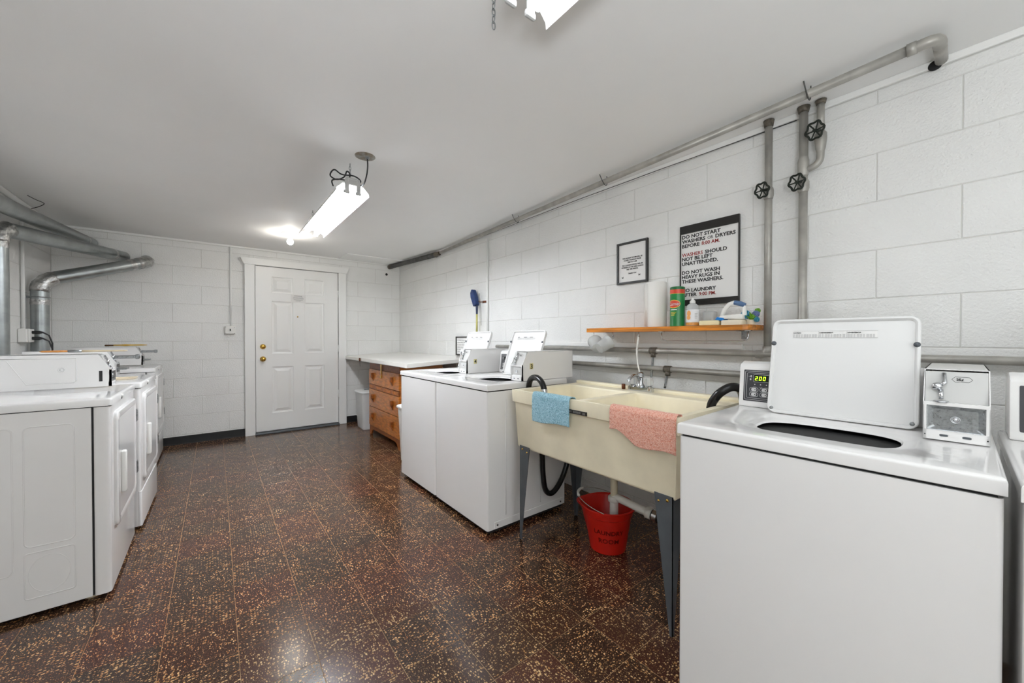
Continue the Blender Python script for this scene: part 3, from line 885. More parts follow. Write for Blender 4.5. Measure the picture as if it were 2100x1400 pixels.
def coin_box(t, bxx, boxy, num=None, back=0.74, z0=0.897, slide=False, side=None, vault='brushed'):
    y0, y1 = boxy
    zm, zt = 0.997, 1.084
    # open-fronted sheet metal housing: two side plates, top, back
    prof = [(bxx, z0), (bxx, zm), (bxx + 0.052, zt), (back, zt), (back, z0)]
    bm = bmesh.new()
    prism(bm, prof, y0, y0 + 0.0022, 'y'); prism(bm, prof, y1 - 0.0022, y1, 'y')
    bx(bm, bxx + 0.052, back, y0, y1, zt - 0.002, zt)
    bx(bm, back - 0.002, back, y0, y1, z0, zt)
    bx(bm, bxx, bxx + 0.012, y0, y1, z0, z0 + 0.026)
    bx(bm, bxx - 0.0005, bxx + 0.010, y0, y1, zm - 0.008, zm + 0.001)
    bx(bm, bxx, bxx + 0.01, y0, y0 + 0.007, z0, zm); bx(bm, bxx, bxx + 0.01, y1 - 0.007, y1, z0, zm)
    h = obj('coin_box', bm, M['enamel'], t)
    # recessed upper coin panel
    bm = prism(bmesh.new(), [(bxx + 0.012, zm), (bxx + 0.040, zt - 0.006), (bxx + 0.060, zt - 0.006), (bxx + 0.04, zm - 0.004)], y0 + 0.003, y1 - 0.003, 'y')
    up = obj('coin_panel', bm, M['panel_grey'], h)
    a = math.atan2(0.028, zt - 0.006 - zm); Rp = Matrix.Rotation(a, 3, 'Y')
    def pp(d, y, hh):
        v = Rp @ Vector((d, 0, hh)); return (bxx + 0.012 + v.x, y, zm + v.z)
    ym = y1 - 0.033
    bm = bmesh.new(); tube(bm, [pp(-0.006, ym - 0.004, 0.080), pp(-0.009, ym - 0.006, 0.052), pp(-0.012, ym + 0.000, 0.046)], 0.0045, 10)
    tube(bm, [pp(-0.005, ym + 0.001, 0.034), pp(-0.007, ym - 0.000, 0.008)], 0.0048, 10)
    obj('coin_chute', bm, M['chrome'], up, smooth=True)
    bm = bmesh.new(); lathe(bm, [(0.0, -0.010), (0.0095, -0.009), (0.0105, 0.0)], pp(-0.004, ym + 0.008, 0.043), axis='x', seg=20, cap=False)
    obj('return_button', bm, M['chrome'], up, smooth=True)
    bm = bmesh.new(); lathe(bm, [(0.010, -0.004), (0.014, -0.002), (0.014, 0.001)], (bxx + 0.004, ym, zm + 0.004), seg=16)
    obj('chute_collar', bm, M['chrome'], up, smooth=True)
    text('price', '25¢', 0.0088, pp(-0.0012, ym - 0.026, 0.062), FR_X, M['print'], up, off=0.0002, tilt=Rp)
    hexp = [(0.020, 0.0655), (0.026, 0.0725), (0.050, 0.0725), (0.056, 0.0655), (0.050, 0.058), (0.026, 0.058)]
    bm = bmesh.new(); tube(bm, [pp(-0.0006, ym - p[0] + 0.002, p[1]) for p in hexp], 0.0004, 5, closed=True)
    obj('price_outline', bm, M['print'], up)
    # vault door
    bm = bmesh.new(); loops = []
    for ins, d in ((0.0, 0.0), (0.002, 0.001), (0.012, 0.008), (0.0125, 0.008)):
        loops.append([bm.verts.new((bxx - 0.001 + d, p[0], p[1])) for p in rrect(y0 + 0.007 + ins, y1 - 0.007 - ins, z0 + 0.026 + ins * 0.8, zm - 0.008 - ins * 0.8, 0.004, 3)])
    for p, q in zip(loops, loops[1:]):
        for i in range(len(p)): bm.faces.new((p[i], p[(i + 1) % len(p)], q[(i + 1) % len(p)], q[i]))
    bm.faces.new(loops[-1])
    v = obj('vault_door', bm, M[vault], h)
    bm = bmesh.new(); lathe(bm, [(0.009, 0.006), (0.009, 0.002), (0.0075, 0.002), (0.007, 0.005), (0.0045, 0.005), (0.004, 0.002), (0.0, 0.002)], (bxx, (y0 + y1) / 2, z0 + 0.057), axis='x', seg=24, cap=False)
    obj('lock', bm, M['chrome'], v, smooth=True)
    for yy in (y0 + 0.038, y1 - 0.038):
        bm = bmesh.new(); bm.faces.new([bm.verts.new((bxx - 0.0006, p[0], p[1])) for p in rrect(yy - 0.008, yy + 0.008, z0 + 0.010, z0 + 0.016, 0.003, 3)])
        obj('slot', bm, M['grey_metal'], h)
    for yy in (y0 + 0.003, y1 - 0.003):
        for zz in (z0 + 0.012, zm - 0.002, zt - 0.006 if False else zm + 0.012):
            pass
    for yy, zz, xx in ((y0 + 0.004, z0 + 0.012, bxx), (y1 - 0.004, z0 + 0.012, bxx)):
        bm = bmesh.new(); lathe(bm, [(0.0, -0.001), (0.0016, -0.001), (0.0016, 0.002)], (xx, yy, zz), axis='x', seg=8, cap=False)
        obj('rivet', bm, M['gap'], h)
    if slide:
        bm = bmesh.new(); bx(bm, bxx - slide, bxx + 0.06, y0 + 0.035, y0 + 0.075, zm + 0.028, zm + 0.050, bevel=0.004)
        bx(bm, bxx - slide - 0.012, bxx - slide + 0.012, y0 + 0.030, y0 + 0.080, zm + 0.024, zm + 0.056, bevel=0.006)
        obj('coin_slide', bm, M['brushed'], h)
        bm = bmesh.new(); bx(bm, bxx - 0.05, bxx + 0.02, y0 + 0.012, y1 - 0.012, z0 + 0.042, z0 + 0.056, bevel=0.003)
        obj('slide_tray', bm, M['brushed'], h)
    if num:
        o, w = bm, 0
        bm = bmesh.new(); bx(bm, bxx + 0.066, bxx + 0.094, y0 - 0.0008, y0, z0 + 0.072, z0 + 0.110)
        st = obj('number_sticker', bm, M['sticker'], h)
        text('number', num, 0.042, (bxx + 0.080, y0 - 0.0012, z0 + 0.076), FR_Y, M['print'], st, align='c', off=0.0004)
    if side:
        # lock hatch pressed into the near side (local +y side)
        ys = y1
        z_a, z_b = z0 + 0.028, z0 + 0.158
        pts = [(bxx + 0.13, z_a + 0.01), (bxx + 0.13, z_b), (bxx + 0.40, z_b), (bxx + 0.36, z_b - 0.01), (bxx + 0.30, z_a), (bxx + 0.14, z_a)]
        bm = bmesh.new(); tube(bm, [(p[0], ys, p[1]) for p in pts], 0.0022, 6, closed=True)
        obj('hatch_rim', bm, M['enamel'], h)
        bm = bmesh.new(); bx(bm, bxx + 0.133, bxx + 0.30, ys, ys + 0.0012, z_a + 0.006, z_b - 0.004)
        hatch = obj('hatch', bm, M['enamel'], h)
        bm = bmesh.new(); lathe(bm, [(0.013, 0.0), (0.013, 0.004), (0.011, 0.0045), (0.0105, 0.003), (0.006, 0.003), (0.006, 0.006), (0.0, 0.006)], (bxx + 0.182, ys + 0.001, zm + 0.006), axis='y', seg=22, cap=False)
        obj('lock', bm, M['enamel_lid'], hatch, smooth=True)
        bm = bmesh.new(); bm2 = bx(bm, bxx + 0.035, bxx + 0.048, ys, ys + 0.001, z0 + 0.028, z0 + 0.085)
        obj('slot', bm, M['black'], h)
    return h

washer((1.222, -0.019, 0), math.radians(2.0), 'large white coin washer nearest camera with display reading 200 and open lid', boxx=0.315, lidx=0.415, lidy=(0.140, 0.528), lean=0.075, boxy=(0.012, 0.128))
washer((1.227, -0.698, 0), math.radians(2.2), 'white washer cut off by right photo edge with green indicator lights', W=0.665, panel='green')
washer((1.262, 1.825, 0), 0.0, 'white coin washer with number 3 on its coin box, beside the sink', num='3', boxx=0.275, lidx=0.47, lidy=(0.13, 0.50), W=0.661, cx0=0.56, panel='plain', vault='panel_grey')
washer((1.262, 2.489, 0), 0.0, 'white coin washer with number 4 on its coin box, beside the counter', num='4', boxx=0.275, lidx=0.47, lidy=(0.13, 0.50), W=0.634, cx0=0.56, panel='plain', vault='panel_grey')

def dryer(fx, y0, rotd, label, bxx, slide, side, W=0.68, kick=True):
    # local x goes to -X, local y to -Y after the half turn
    t = thing('clothes_dryer', label, 'dryer', (fx, y0 + W, 0), PI + math.radians(rotd), 'coin dryers along the left wall')
    D = 0.64
    obj('front_frame', vround(0.0, 0.056, 0.004, W - 0.004, 0.022, 0.862, 0.016), M['enamel'], t, smooth='auto')
    obj('cabinet', box(0.059, D, 0.006, W - 0.006, 0.022, 0.862, bevel=0.003), M['enamel'], t)
    obj('seam', box(0.01, D - 0.01, 0.010, W - 0.010, 0.026, 0.868), M['gap'], t)
    bm = vround(-0.006, D, 0.0, W, 0.866, 0.90, 0.02, top=0.010)
    obj('top_panel', bm, M['enamel_top'], t, smooth='auto')
    for lx in (0.07, D - 0.07):
        for ly in (0.06, W - 0.06): obj('foot', LT([(0.02, 0.0), (0.02, 0.012), (0.009, 0.014), (0.009, 0.024)], (lx, ly, 0), seg=10), M['wood_pale'], t)
    obj('lip_badge', LT([(0.0, -0.009), (0.008, -0.008), (0.009, 0.0)], (-0.004, W - 0.24, 0.884), axis='x', seg=14, cap=False), M['plastic_white'], t, smooth=True)
    obj('lip_catch', box(-0.008, 0.0, W - 0.246, W - 0.234, 0.866, 0.876), M['black'], t)
    # door
    d0, d1, dz0, dz1 = 0.055, W - 0.075, 0.285, 0.825
    bm = bmesh.new(); loops = []
    for ins, d in ((0.0, 0.002), (0.001, -0.010), (0.006, -0.015), (0.03, -0.016), (0.036, -0.012), (0.037, -0.012)):
        loops.append([bm.verts.new((d, p[0], p[1])) for p in rrect(d0 + ins, d1 - ins, dz0 + ins, dz1 - ins, 0.03, 5)])
    for p, q in zip(loops, loops[1:]):
        for i in range(len(p)):
            f = bm.faces.new((p[i], p[(i + 1) % len(p)], q[(i + 1) % len(p)], q[i])); f.smooth = True
    bm.faces.new(loops[-1])
    dr = obj('door', bm, M['enamel'], t, smooth='auto')
    obj('door_handle', box(-0.030, -0.010, d1 - 0.125, d1 - 0.085, 0.42, 0.62, bevel=0.007, seg=3), M['plastic_white'], dr, smooth='auto')
    for zz in (0.42, 0.72):
        bm = bmesh.new(); bx(bm, -0.018, 0.001, 0.028, 0.056, zz - 0.035, zz + 0.035, bevel=0.002)
        for k in range(6): bx(bm, -0.020, -0.017, 0.030, 0.054, zz - 0.030 + k * 0.0105, zz - 0.025 + k * 0.0105)
        obj('hinge', bm, M['brushed'], t)
    if kick: obj('kick_panel', vround(-0.004, 0.02, 0.004, W - 0.004, 0.022, 0.235, 0.012, top=0.006), M['enamel'], t, smooth='auto')
    # pressed shapes in the near side (local y = W-0.006)
    ys = W - 0.006
    for pts in (rrect(0.11, 0.25, 0.30, 0.80, 0.02), rrect(0.11, 0.25, 0.085, 0.275, 0.01), rrect(0.28, 0.42, 0.20, 0.80, 0.02), rrect(0.45, 0.62, 0.20, 0.80, 0.02)):
        bm = bmesh.new(); tube(bm, [(p[0], ys - 0.0010, p[1]) for p in pts], 0.003, 6, closed=True)
        obj('pressed_rib', bm, M['enamel'], t, smooth=True)
    bm = bmesh.new(); tube(bm, [(0.182 + 0.058 * math.cos(a * PI / 18), ys - 0.0006, 0.178 + 0.078 * math.sin(a * PI / 18)) for a in range(36)], 0.0016, 6, closed=True)
    obj('knockout', bm, M['enamel'], t, smooth=True)
    coin_box(t, bxx, (0.02, 0.132), back=0.60, z0=0.906, slide=slide, side=side)
    bm = prism(bmesh.new(), [(0.55, 0.90), (0.545, 1.03), (0.57, 1.065), (0.66, 1.065), (0.66, 0.90)], 0.14, W - 0.015, 'y', bevel=0.005)
    obj('console', bm, M['enamel'], t)
    return t
dryer(-0.360, 2.468, 0.0, 'white coin dryer nearest camera with a paint brush on its coin box', 0.072, None, True, kick=False)
dryer(-0.330, 3.222, -1.0, 'middle white coin dryer with pale wooden sticks on its top', 0.185, 0.10, False)
dryer(-0.402, 4.672, 0.0, 'farthest white coin dryer next to the back wall', 0.13, 0.09, False)

# things lying on the dryers
br = thing('paint_brush', 'long pale-handled orange paint brush lying on the nearest dryer coin box', 'brush', (-0.70, 3.06, 1.091), 0.0)
obj('bristles', LT([(0.0, 0.0), (0.006, 0.01), (0.007, 0.07), (0.006, 0.10)], (0.0, 0, 0.008), axis='x', seg=10, sy=0.8), M['bristle'], br, smooth=True)
obj('ferrule', LT([(0.0065, 0.0), (0.007, 0.05)], (0.10, 0, 0.008), axis='x', seg=12), M['brushed'], br, smooth=True)
obj('handle', LT([(0.0065, 0.0), (0.0055, 0.05), (0.0045, 0.16), (0.003, 0.175)], (0.15, 0, 0.008), axis='x', seg=12), M['wood_pale'], br, smooth=True)
br2 = thing('small_brush', 'small yellow-handled dark-bristled brush on the farthest dryer coin box', 'brush', (-0.80, 5.26, 1.091))
obj('bristles', LT([(0.0, 0.0), (0.008, 0.005), (0.007, 0.06)], (0.0, 0, 0.008), axis='x', seg=10), M['bristle_dark'], br2, smooth=True)
obj('handle', LT([(0.006, 0.0), (0.006, 0.05), (0.009, 0.08), (0.006, 0.12), (0.006, 0.20), (0.003, 0.235)], (0.06, 0, 0.010), axis='x', seg=12), M['yellow_wood'], br2, smooth=True)
for k, (yy, ang, zz) in enumerate(((3.52, 0.10, 0.9), (3.58, 0.04, 0.9), (3.66, -0.03, 0.9))):
    tag(obj('wooden_stick', box(-0.13, 0.13, -0.016, 0.016, 0.0005, 0.0055, bevel=0.001), M['wood_pale'], loc=(-0.53, yy, zz), rotz=ang),
        ('front', 'middle', 'rear')[k] + ' one of three pale wooden stir sticks on middle dryer top', 'stick', 'stir sticks on the middle dryer')

# ------------------------------------------------------------------ dryer ducts
R4 = 0.053
def duct(name, label, pts, elbows, parent_label_cat='duct', r=R4):
    t = thing(name, label, 'duct', pts[0])
    o0 = Vector(pts[0])
    P = [Vector(p) - o0 for p in pts]
    # straight runs with rounded joints
    for i in range(len(P) - 1):
        a, b = P[i], P[i + 1]; d = (b - a).normalized()
        s = a + d * (0.085 if i > 0 else 0); e = b - d * (0.085 if i < len(P) - 2 else 0)
        obj('duct_run', T([s, e], r, 24), M['steel'], t, smooth='auto')
    for i in range(1, len(P) - 1):
        d0 = (P[i] - P[i - 1]).normalized(); d1 = (P[i + 1] - P[i]).normalized()
        s, e = P[i] - d0 * 0.095, P[i] + d1 * 0.095
        path = []
        for k in range(9):
            q = k / 8
            path.append((1 - q) ** 2 * s + 2 * q * (1 - q) * P[i] + q * q * e)
        rad = [r * (1.07 if k % 2 else 1.015) for k in range(9)]
        be = T(path, rad, 24)
        for v in be.verts:
            v.co += Vector((noise.noise(v.co * 45 + o0), noise.noise(v.co * 45 + o0 + Vector((9, 1, 4))), noise.noise(v.co * 45 + o0 + Vector((3, 7, 2))))) * 0.006
        obj('elbow', be, M['foil'], t)
    for i, fr in elbows:
        a, b = P[i], P[i + 1]; d = (b - a).normalized(); c = a.lerp(b, fr)
        obj('tape_band', T([c - d * 0.022, c - d * 0.008, c + d * 0.007, c + d * 0.022], [r * 1.02, r * 1.035, r * 1.015, r * 1.03], 24), M['foil'], t, smooth='auto')
    return t
duct('dryer_duct', 'galvanized duct rising at left photo edge then running along to back wall', [(-1.125, 4.14, 0.35), (-1.125, 4.14, 1.91), (-0.70, 5.528, 2.0)], ((0, 0.93), (1, 0.86)))
duct('dryer_duct', 'uppermost galvanized duct under ceiling running into the back wall', [(-1.10, 2.6, 2.0), (-1.10, 3.6, 2.02), (-0.93, 5.535, 2.105)], ((1, 0.90),))
duct('dryer_duct', 'foil-elbowed duct rising beside the outlet box and bending right to back wall', [(-1.118, 4.93, 0.35), (-1.118, 4.93, 1.65), (-0.50, 5.33, 1.94), (-0.53, 5.53, 1.985)], ((0, 0.86), (1, 0.82)))
bm = bmesh.new(); bx(bm, XL, -1.165, 4.918, 4.921, 1.50, 1.518)
tube(bm, [(-1.118 + 0.0545 * math.cos(2 * PI * k / 24), 4.93 + 0.0545 * math.sin(2 * PI * k / 24), 1.509) for k in range(24)], 0.0045, 6, closed=True)
tag(obj('duct_strap', bm, M['brushed']), 'thin metal strap tying the upright duct to left wall', 'strap')
# left wall fittings
tag(obj('ceiling_conduit', T([(XL + 0.022, 2.6, 2.225), (XL + 0.022, YB - 0.02, 2.235)], 0.019, 10), M['trim']), 'pale painted pipe along the left wall top', 'conduit')
tag(obj('conduit', T([(XL + 0.014, 4.80, 1.245), (XL + 0.014, 4.80, 2.20)], 0.011, 10), M['trim']), 'vertical painted conduit between the two upright ducts', 'conduit')
ob = thing('outlet_box', 'square white outlet box with two black plugs between the ducts', 'outlet', (XL + 0.001, 4.80, 1.19))
obj('box_body', box(0.0, 0.05, -0.075, 0.045, -0.055, 0.055, bevel=0.008), M['plastic_white'], ob)
obj('outlet_face', box(0.05, 0.062, -0.06, 0.03, -0.052, 0.052, bevel=0.003), M['plastic_white'], ob)
for zz in (0.026, -0.022):
    tag(obj('power_plug', T([(XL + 0.062, 4.785, 1.19 + zz), (XL + 0.10, 4.785, 1.19 + zz), (XL + 0.12, 4.785, 1.188 + zz), (XL + 0.15, 4.79, 1.165 + zz), (XL + 0.165, 4.80, 1.10 + zz), (XL + 0.16, 4.82, 0.92 + zz)],
        [0.013, 0.013, 0.006, 0.005, 0.005, 0.005], 10), M['cord'], smooth=True), ('upper' if zz > 0 else 'lower') + ' black plug and cord in the white outlet box', 'plug', 'plugs in the outlet box')
bm = bmesh.new(); tube(bm, smoothpath([(-1.09, 4.56, 2.253), (-1.06, 4.60, 2.240), (-1.03, 4.66, 2.232), (-1.06, 4.66, 2.20), (-1.09, 4.64, 2.175)], 5), 0.0025, 6)
tag(obj('wire_hanger', bm, M['cord']), 'bent dark wire end hanging from ceiling above the ducts', 'wire')

# ------------------------------------------------------------------ counter + dresser + bins
import math as _m
th = _m.atan2(0.038, 0.79)
# tilted laminate slab: back edge z .965 at wall, front z .926
bm = bmesh.new()
xs_, ys_ = (1.44, XR - 0.002), (3.42, YB - 0.012)
def zt_(x): return 0.926 + (x - 1.44) / 0.79 * 0.038
vt = [bm.verts.new((x, y, zt_(x))) for x in xs_ for y in ys_]
vb = [bm.verts.new((x, y, zt_(x) - 0.042)) for x in xs_ for y in ys_]
for q in ((vt[0], vt[1], vt[3], vt[2]), (vb[0], vb[2], vb[3], vb[1]), (vt[0], vb[0], vb[1], vt[1]), (vt[2], vt[3], vb[3], vb[2]), (vt[0], vt[2], vb[2], vb[0]), (vt[1], vb[1], vb[3], vt[3])):
    bm.faces.new(q)
bmesh.ops.recalc_face_normals(bm, faces=bm.faces)
bmesh.ops.bevel(bm, geom=list(bm.edges), offset=0.003, segments=2, affect='EDGES')
ct = thing('counter', 'white laminate folding counter tilted in the far right corner', 'counter', (0, 0, 0))
cslab = obj('counter_slab', bm, M['counter'], ct)
bm = bmesh.new(); tube(bm, [(1.4385, 3.42, 0.887), (1.4385, YB - 0.014, 0.887)], 0.0022, 6)
tube(bm, [(1.44, 3.418, 0.887), (XR - 0.01, 3.418, 0.925)], 0.0022, 6)
obj('edge_strip', bm, M['brushed'], ct)
obj('wall_ledger', box(1.50, XR - 0.005, YB - 0.035, YB - 0.002, 0.79, 0.86), M['trim'], ct)
bm = bmesh.new(); lathe(bm, [(0.0, -0.012), (0.018, -0.011), (0.020, 0.0)], (1.438, 4.84, 0.905), axis='x', seg=18, cap=False)
obj('edge_knob', bm, M['rust'], ct, smooth=True)
obj('pull_string', T([(1.434, 4.84, 0.89), (1.436, 4.838, 0.82)], 0.0015, 6), M['cord'], ct)

dz = thing('dresser', 'orange-brown wooden dresser with three drawers under the white counter', 'dresser', (1.52, 3.80, 0))
DWd = 0.955
obj('carcass', box(0.012, 0.50, 0.0, DWd, 0.075, 0.873, bevel=0.004), M['dresser'], dz)
obj('top_rail', box(0.004, 0.02, 0.002, DWd - 0.002, 0.80, 0.872, bevel=0.002), M['dresser_dark'], dz)
def drawer(z0, z1, pulls):
    d = obj('drawer', box(-0.004, 0.02, 0.006, DWd - 0.006, z0 + 0.003, z1 - 0.003, bevel=0.003), M['dresser'], dz)
    for py in pulls:
        bm = bmesh.new(); bx(bm, -0.036, -0.004, py - 0.018, py + 0.018, (z0 + z1) / 2 - 0.008, (z0 + z1) / 2 + 0.048, bevel=0.006)
        prism(bm, [(-0.006, (z0 + z1) / 2 + 0.0), (-0.030, (z0 + z1) / 2 + 0.0), (-0.006, (z0 + z1) / 2 - 0.05)], py - 0.010, py + 0.010, 'y')
        obj('pull', bm, M['dresser_dark'], d)
drawer(0.615, 0.80, (0.17, 0.79))
drawer(0.345, 0.56, (0.17, 0.79))
drawer(0.115, 0.345, (0.17, 0.79))
bd = obj('carved_band', box(-0.002, 0.015, 0.006, DWd - 0.006, 0.562, 0.613, bevel=0.002), M['dresser_dark'], dz)
bm = bmesh.new()
for k in range(28):
    if k % 8 in (5, 6): continue
    ya = 0.025 + k * 0.0328
    bx(bm, -0.005, 0.0, ya, ya + 0.022, 0.571, 0.604, bevel=0.0015, seg=1)
obj('fluting', bm, M['dresser'], bd)
bm = bmesh.new()
prism(bm, [(0.0, 0.115), (DWd, 0.115), (DWd, 0.0), (DWd - 0.05, 0.0), (DWd - 0.09, 0.055), (DWd - 0.14, 0.070), (0.14, 0.070), (0.09, 0.055), (0.05, 0.0), (0.0, 0.0)], 0.006, 0.024, 'x')
obj('apron', bm, M['dresser_dark'], dz)
for b in (0.01, DWd - 0.05): obj('foot', box(0.46, 0.50, b, b + 0.04, 0.0, 0.08), M['dresser_dark'], dz)
bm = bmesh.new(); bx(bm, -0.012, -0.006, 0.500, 0.524, 0.765, 0.872, bevel=0.002)
bx(bm, -0.016, -0.006, 0.490, 0.534, 0.715, 0.742, bevel=0.003); bx(bm, -0.011, -0.006, 0.506, 0.518, 0.735, 0.77)
obj('hasp', bm, M['brass'], dz)

def rbin(name, label, loc, w, d, h, body, lidm, rotz=0, taper=0.82):
    t = thing(name, label, 'trash bin', loc, rotz)
    bm = bmesh.new(); loops = []
    for s, z in ((taper * 0.96, 0.0), (taper, 0.01), (taper + 0.02, 0.02), (0.99, h * 0.93), (1.0, h * 0.94)):
        loops.append([bm.verts.new((p[0], p[1], z)) for p in rrect(-w / 2 * s, w / 2 * s, -d / 2 * s, d / 2 * s, 0.035)])
    for p, q in zip(loops, loops[1:]):
        for i in range(len(p)):
            f = bm.faces.new((p[i], p[(i + 1) % len(p)], q[(i + 1) % len(p)], q[i])); f.smooth = True
    bm.faces.new(loops[0]); bm.faces.new(loops[-1])
    obj('bin_body', bm, body, t, smooth='auto')
    bm = bmesh.new(); loops = []
    for s, z in ((1.05, h * 0.93), (1.07, h * 0.935), (1.07, h * 0.955), (1.0, h * 0.975), (0.7, h)):
        loops.append([bm.verts.new((p[0], p[1], z)) for p in rrect(-w / 2 * s, w / 2 * s, -d / 2 * s, d / 2 * s, 0.035)])
    for p, q in zip(loops, loops[1:]):
        for i in range(len(p)):
            f = bm.faces.new((p[i], p[(i + 1) % len(p)], q[(i + 1) % len(p)], q[i])); f.smooth = True
    bm.faces.new(loops[0]); bm.faces.new(loops[-1])
    obj('bin_lid', bm, body, t, smooth='auto')
    return t
tb_ = rbin('trash_bin', 'light grey lidded trash bin standing under the counter beside dresser', (1.62, 5.08, 0), 0.27, 0.32, 0.50, M['bin_grey'], M['bin_lid'])
obj('lid_handle', box(-0.06, 0.06, -0.03, 0.03, 0.495, 0.505, bevel=0.004), M['grey_metal'], tb_)
bm = bmesh.new(); bx(bm, -0.12, -0.04, -0.155, -0.13, 0.462, 0.475, bevel=0.004)
obj('lid_latch', bm, M['grey_metal'], tb_)
bm = bmesh.new()
for k in range(6): bx(bm, -0.122 + 0.002 * k, -0.112 + 0.002 * k, 0.06, 0.12, 0.16 + 0.035 * k - 0.01, 0.168 + 0.035 * k - 0.01)
obj('embossed_text', bm, M['bin_lid'], tb_)
rbin('trash_bin', 'white trash bin half hidden between washer 4 and dresser', (1.51, 3.36, 0), 0.25, 0.34, 0.55, M['plastic_white'], M['plastic_white'])

# framed notice standing on the counter
def picture(name, label, cat, y0, y1, z0, z1, top, side, bot, parent=None):
    t = thing(name, label, cat, (XR - 0.002, (y0 + y1) / 2, z0))
    w = y1 - y0; h = z1 - z0
    obj('sheet', box(-0.008, -0.001, -w / 2 + 0.002, w / 2 - 0.002, 0.002, h - 0.002), M['paper'], t)
    for (a, b, c, d) in ((-w / 2, w / 2, h - top, h), (-w / 2, w / 2, 0, bot), (w / 2 - side, w / 2, bot, h - top), (-w / 2, -w / 2 + side, bot, h - top)):
        obj('frame_bar', box(-0.017, 0.0, a, b, c, d, bevel=0.0015), M['frame'], t)
    return t, w, h
pf, w_, h_ = picture('framed_notice', 'small framed notice behind washer 4 above the counter', 'framed notice', 3.53, 3.855, 0.975, 1.187, 0.012, 0.014, 0.012)
for k in range(6):
    yy = w_ / 2 - 0.03; bm = bmesh.new()
    for d_ in range(7): bx(bm, -0.0085, -0.008, yy - d_ * 0.034 - (0.022 + 0.008 * ((k + d_) % 2)), yy - d_ * 0.034, h_ - 0.045 - k * 0.026, h_ - 0.040 - k * 0.026)
    obj('lettering', bm, M['print_grey'], pf)
ps, w_, h_ = picture('framed_notice', 'black framed letter-size notice above the paper towel roll', 'framed notice', 1.392, 1.630, 1.537, 1.820, 0.014, 0.014, 0.014)
for k, (s, zf) in enumerate((('THE LAUNDRY ROOM WILL BE', 0.60), ('CLOSED THURSDAY FROM', 0.55), ('9AM TO 11AM', 0.50), ('THE CLEANING PEOPLE WILL BE', 0.43), ('WORKING IN THIS AREA DURING', 0.38), ('THIS TIME PERIOD.', 0.33), ('THANK YOU', 0.23))):
    text('lettering', s, 0.0135 if k != 6 else 0.013, (-0.0088, 0, h_ * zf), FR_X, M['print'], ps, align='c', off=0.0002, sx=0.82)
for yy, zf in ((0.075, 0.165), (-0.055, 0.19)):
    bm = bmesh.new(); prism(bm, [(yy - 0.007, h_ * zf + 0.006), (yy, h_ * zf - 0.001), (yy + 0.007, h_ * zf + 0.006), (yy + 0.005, h_ * zf - 0.008), (yy, h_ * zf - 0.003), (yy - 0.005, h_ * zf - 0.008)], -0.009, -0.008, 'x')
    obj('butterfly_mark', bm, M['print'], ps)
pb, w_, h_ = picture('rules_poster', 'large laundry rules poster with black top and bottom bars', 'poster', 0.847, 1.176, 1.362, 1.835, 0.046, 0.005, 0.034)
sz = 0.0288
rows = [[('DO NOT START', 0)], [('WASHERS', 0), ('OR', 2), ('DRYERS', 0)], [('BEFORE', 0), ('8:00 AM.', 1)], [('WASHERS', 1), ('SHOULD', 0)], [('NOT BE LEFT', 0)], [('UNATTENDED.', 0)],
        [('DO NOT WASH', 0)], [('HEAVY RUGS IN', 0)], [('THESE WASHERS.', 0)], [('NO LAUNDRY', 0)], [('AFTER', 0), ('9:00 PM.', 1)]]
fracs = [0.158, 0.215, 0.272, 0.382, 0.437, 0.494, 0.605, 0.660, 0.717, 0.828, 0.885]
for row, fr in zip(rows, fracs):
    yy = w_ / 2 - 0.011
    for s, kind in row:
        o, ww = text('lettering', s, sz * (0.98 if kind != 2 else 0.85), (-0.0088, yy, h_ * (1 - fr)), FR_X, M['print_red'] if kind == 1 else M['print'], pb, off={0: 0.0008, 1: 0.0004, 2: 0.0001}[kind],
                     sx={0: 1.075, 1: 0.97, 2: 0.9}[kind])
        yy -= ww + 0.0125

# ------------------------------------------------------------------ mop head tool and pipe on right wall
mp_ = thing('floor_scrubber', 'blue-headed floor scrubber stood upside down against right wall', 'scrubber', (2.19, 3.37, 0.0))
obj('pole', T([(0, 0.015, 0.05), (0, 0.0, 1.22)], 0.0085, 10), M['pole'], mp_)
obj('pole_sleeve', T([(0, 0.0, 1.22), (0, -0.002, 1.42)], 0.010, 10), M['pole_yellow'], mp_)
obj('pole_top', T([(0, -0.002, 1.42), (0, 0.0, 1.53)], [0.010, 0.014], 10), M['pole'], mp_)
bm = bmesh.new(); prism(bm, [(0.0, 1.51), (0.028, 1.50), (0.075, 1.60), (0.088, 1.645), (0.065, 1.685), (0.045, 1.68), (0.0, 1.60), (-0.02, 1.52)], -0.03, 0.02, 'x', bevel=0.007)
obj('scrub_head', bm, M['navy'], mp_)
cl = thing('broom_clip', 'rusty spring clip screwed to wall beside blue scrubber', 'clip', (XR - 0.001, 3.28, 1.545))
obj('clip_plate', box(-0.006, 0.0, -0.055, 0.035, -0.010, 0.012, bevel=0.002), M['rust'], cl)
obj('clip_jaw', T([(-0.006, 0.02, 0.0), (-0.035, 0.035, 0.0), (-0.045, 0.05, 0.004)], 0.004, 8), M['rust'], cl)
tag(obj('metal_rod', T([(2.205, 3.31, 1.30), (2.205, 3.31, 1.53), (2.200, 3.325, 1.60), (2.20, 3.335, 1.64)], 0.0035, 6), M['pipe']), 'thin grey metal rod held in the rusty clip', 'rod')
tag(obj('conduit', T([(XR - 0.014, 3.215, 0.97), (XR - 0.014, 3.215, 2.19)], 0.0105, 10), M['trim']), 'white painted conduit down right wall behind washer 4', 'conduit')
bm = bmesh.new(); lathe(bm, [(0.006, -0.016), (0.006, 0.0)], (XR - 0.006, 3.215, 1.60), axis='x', seg=8)

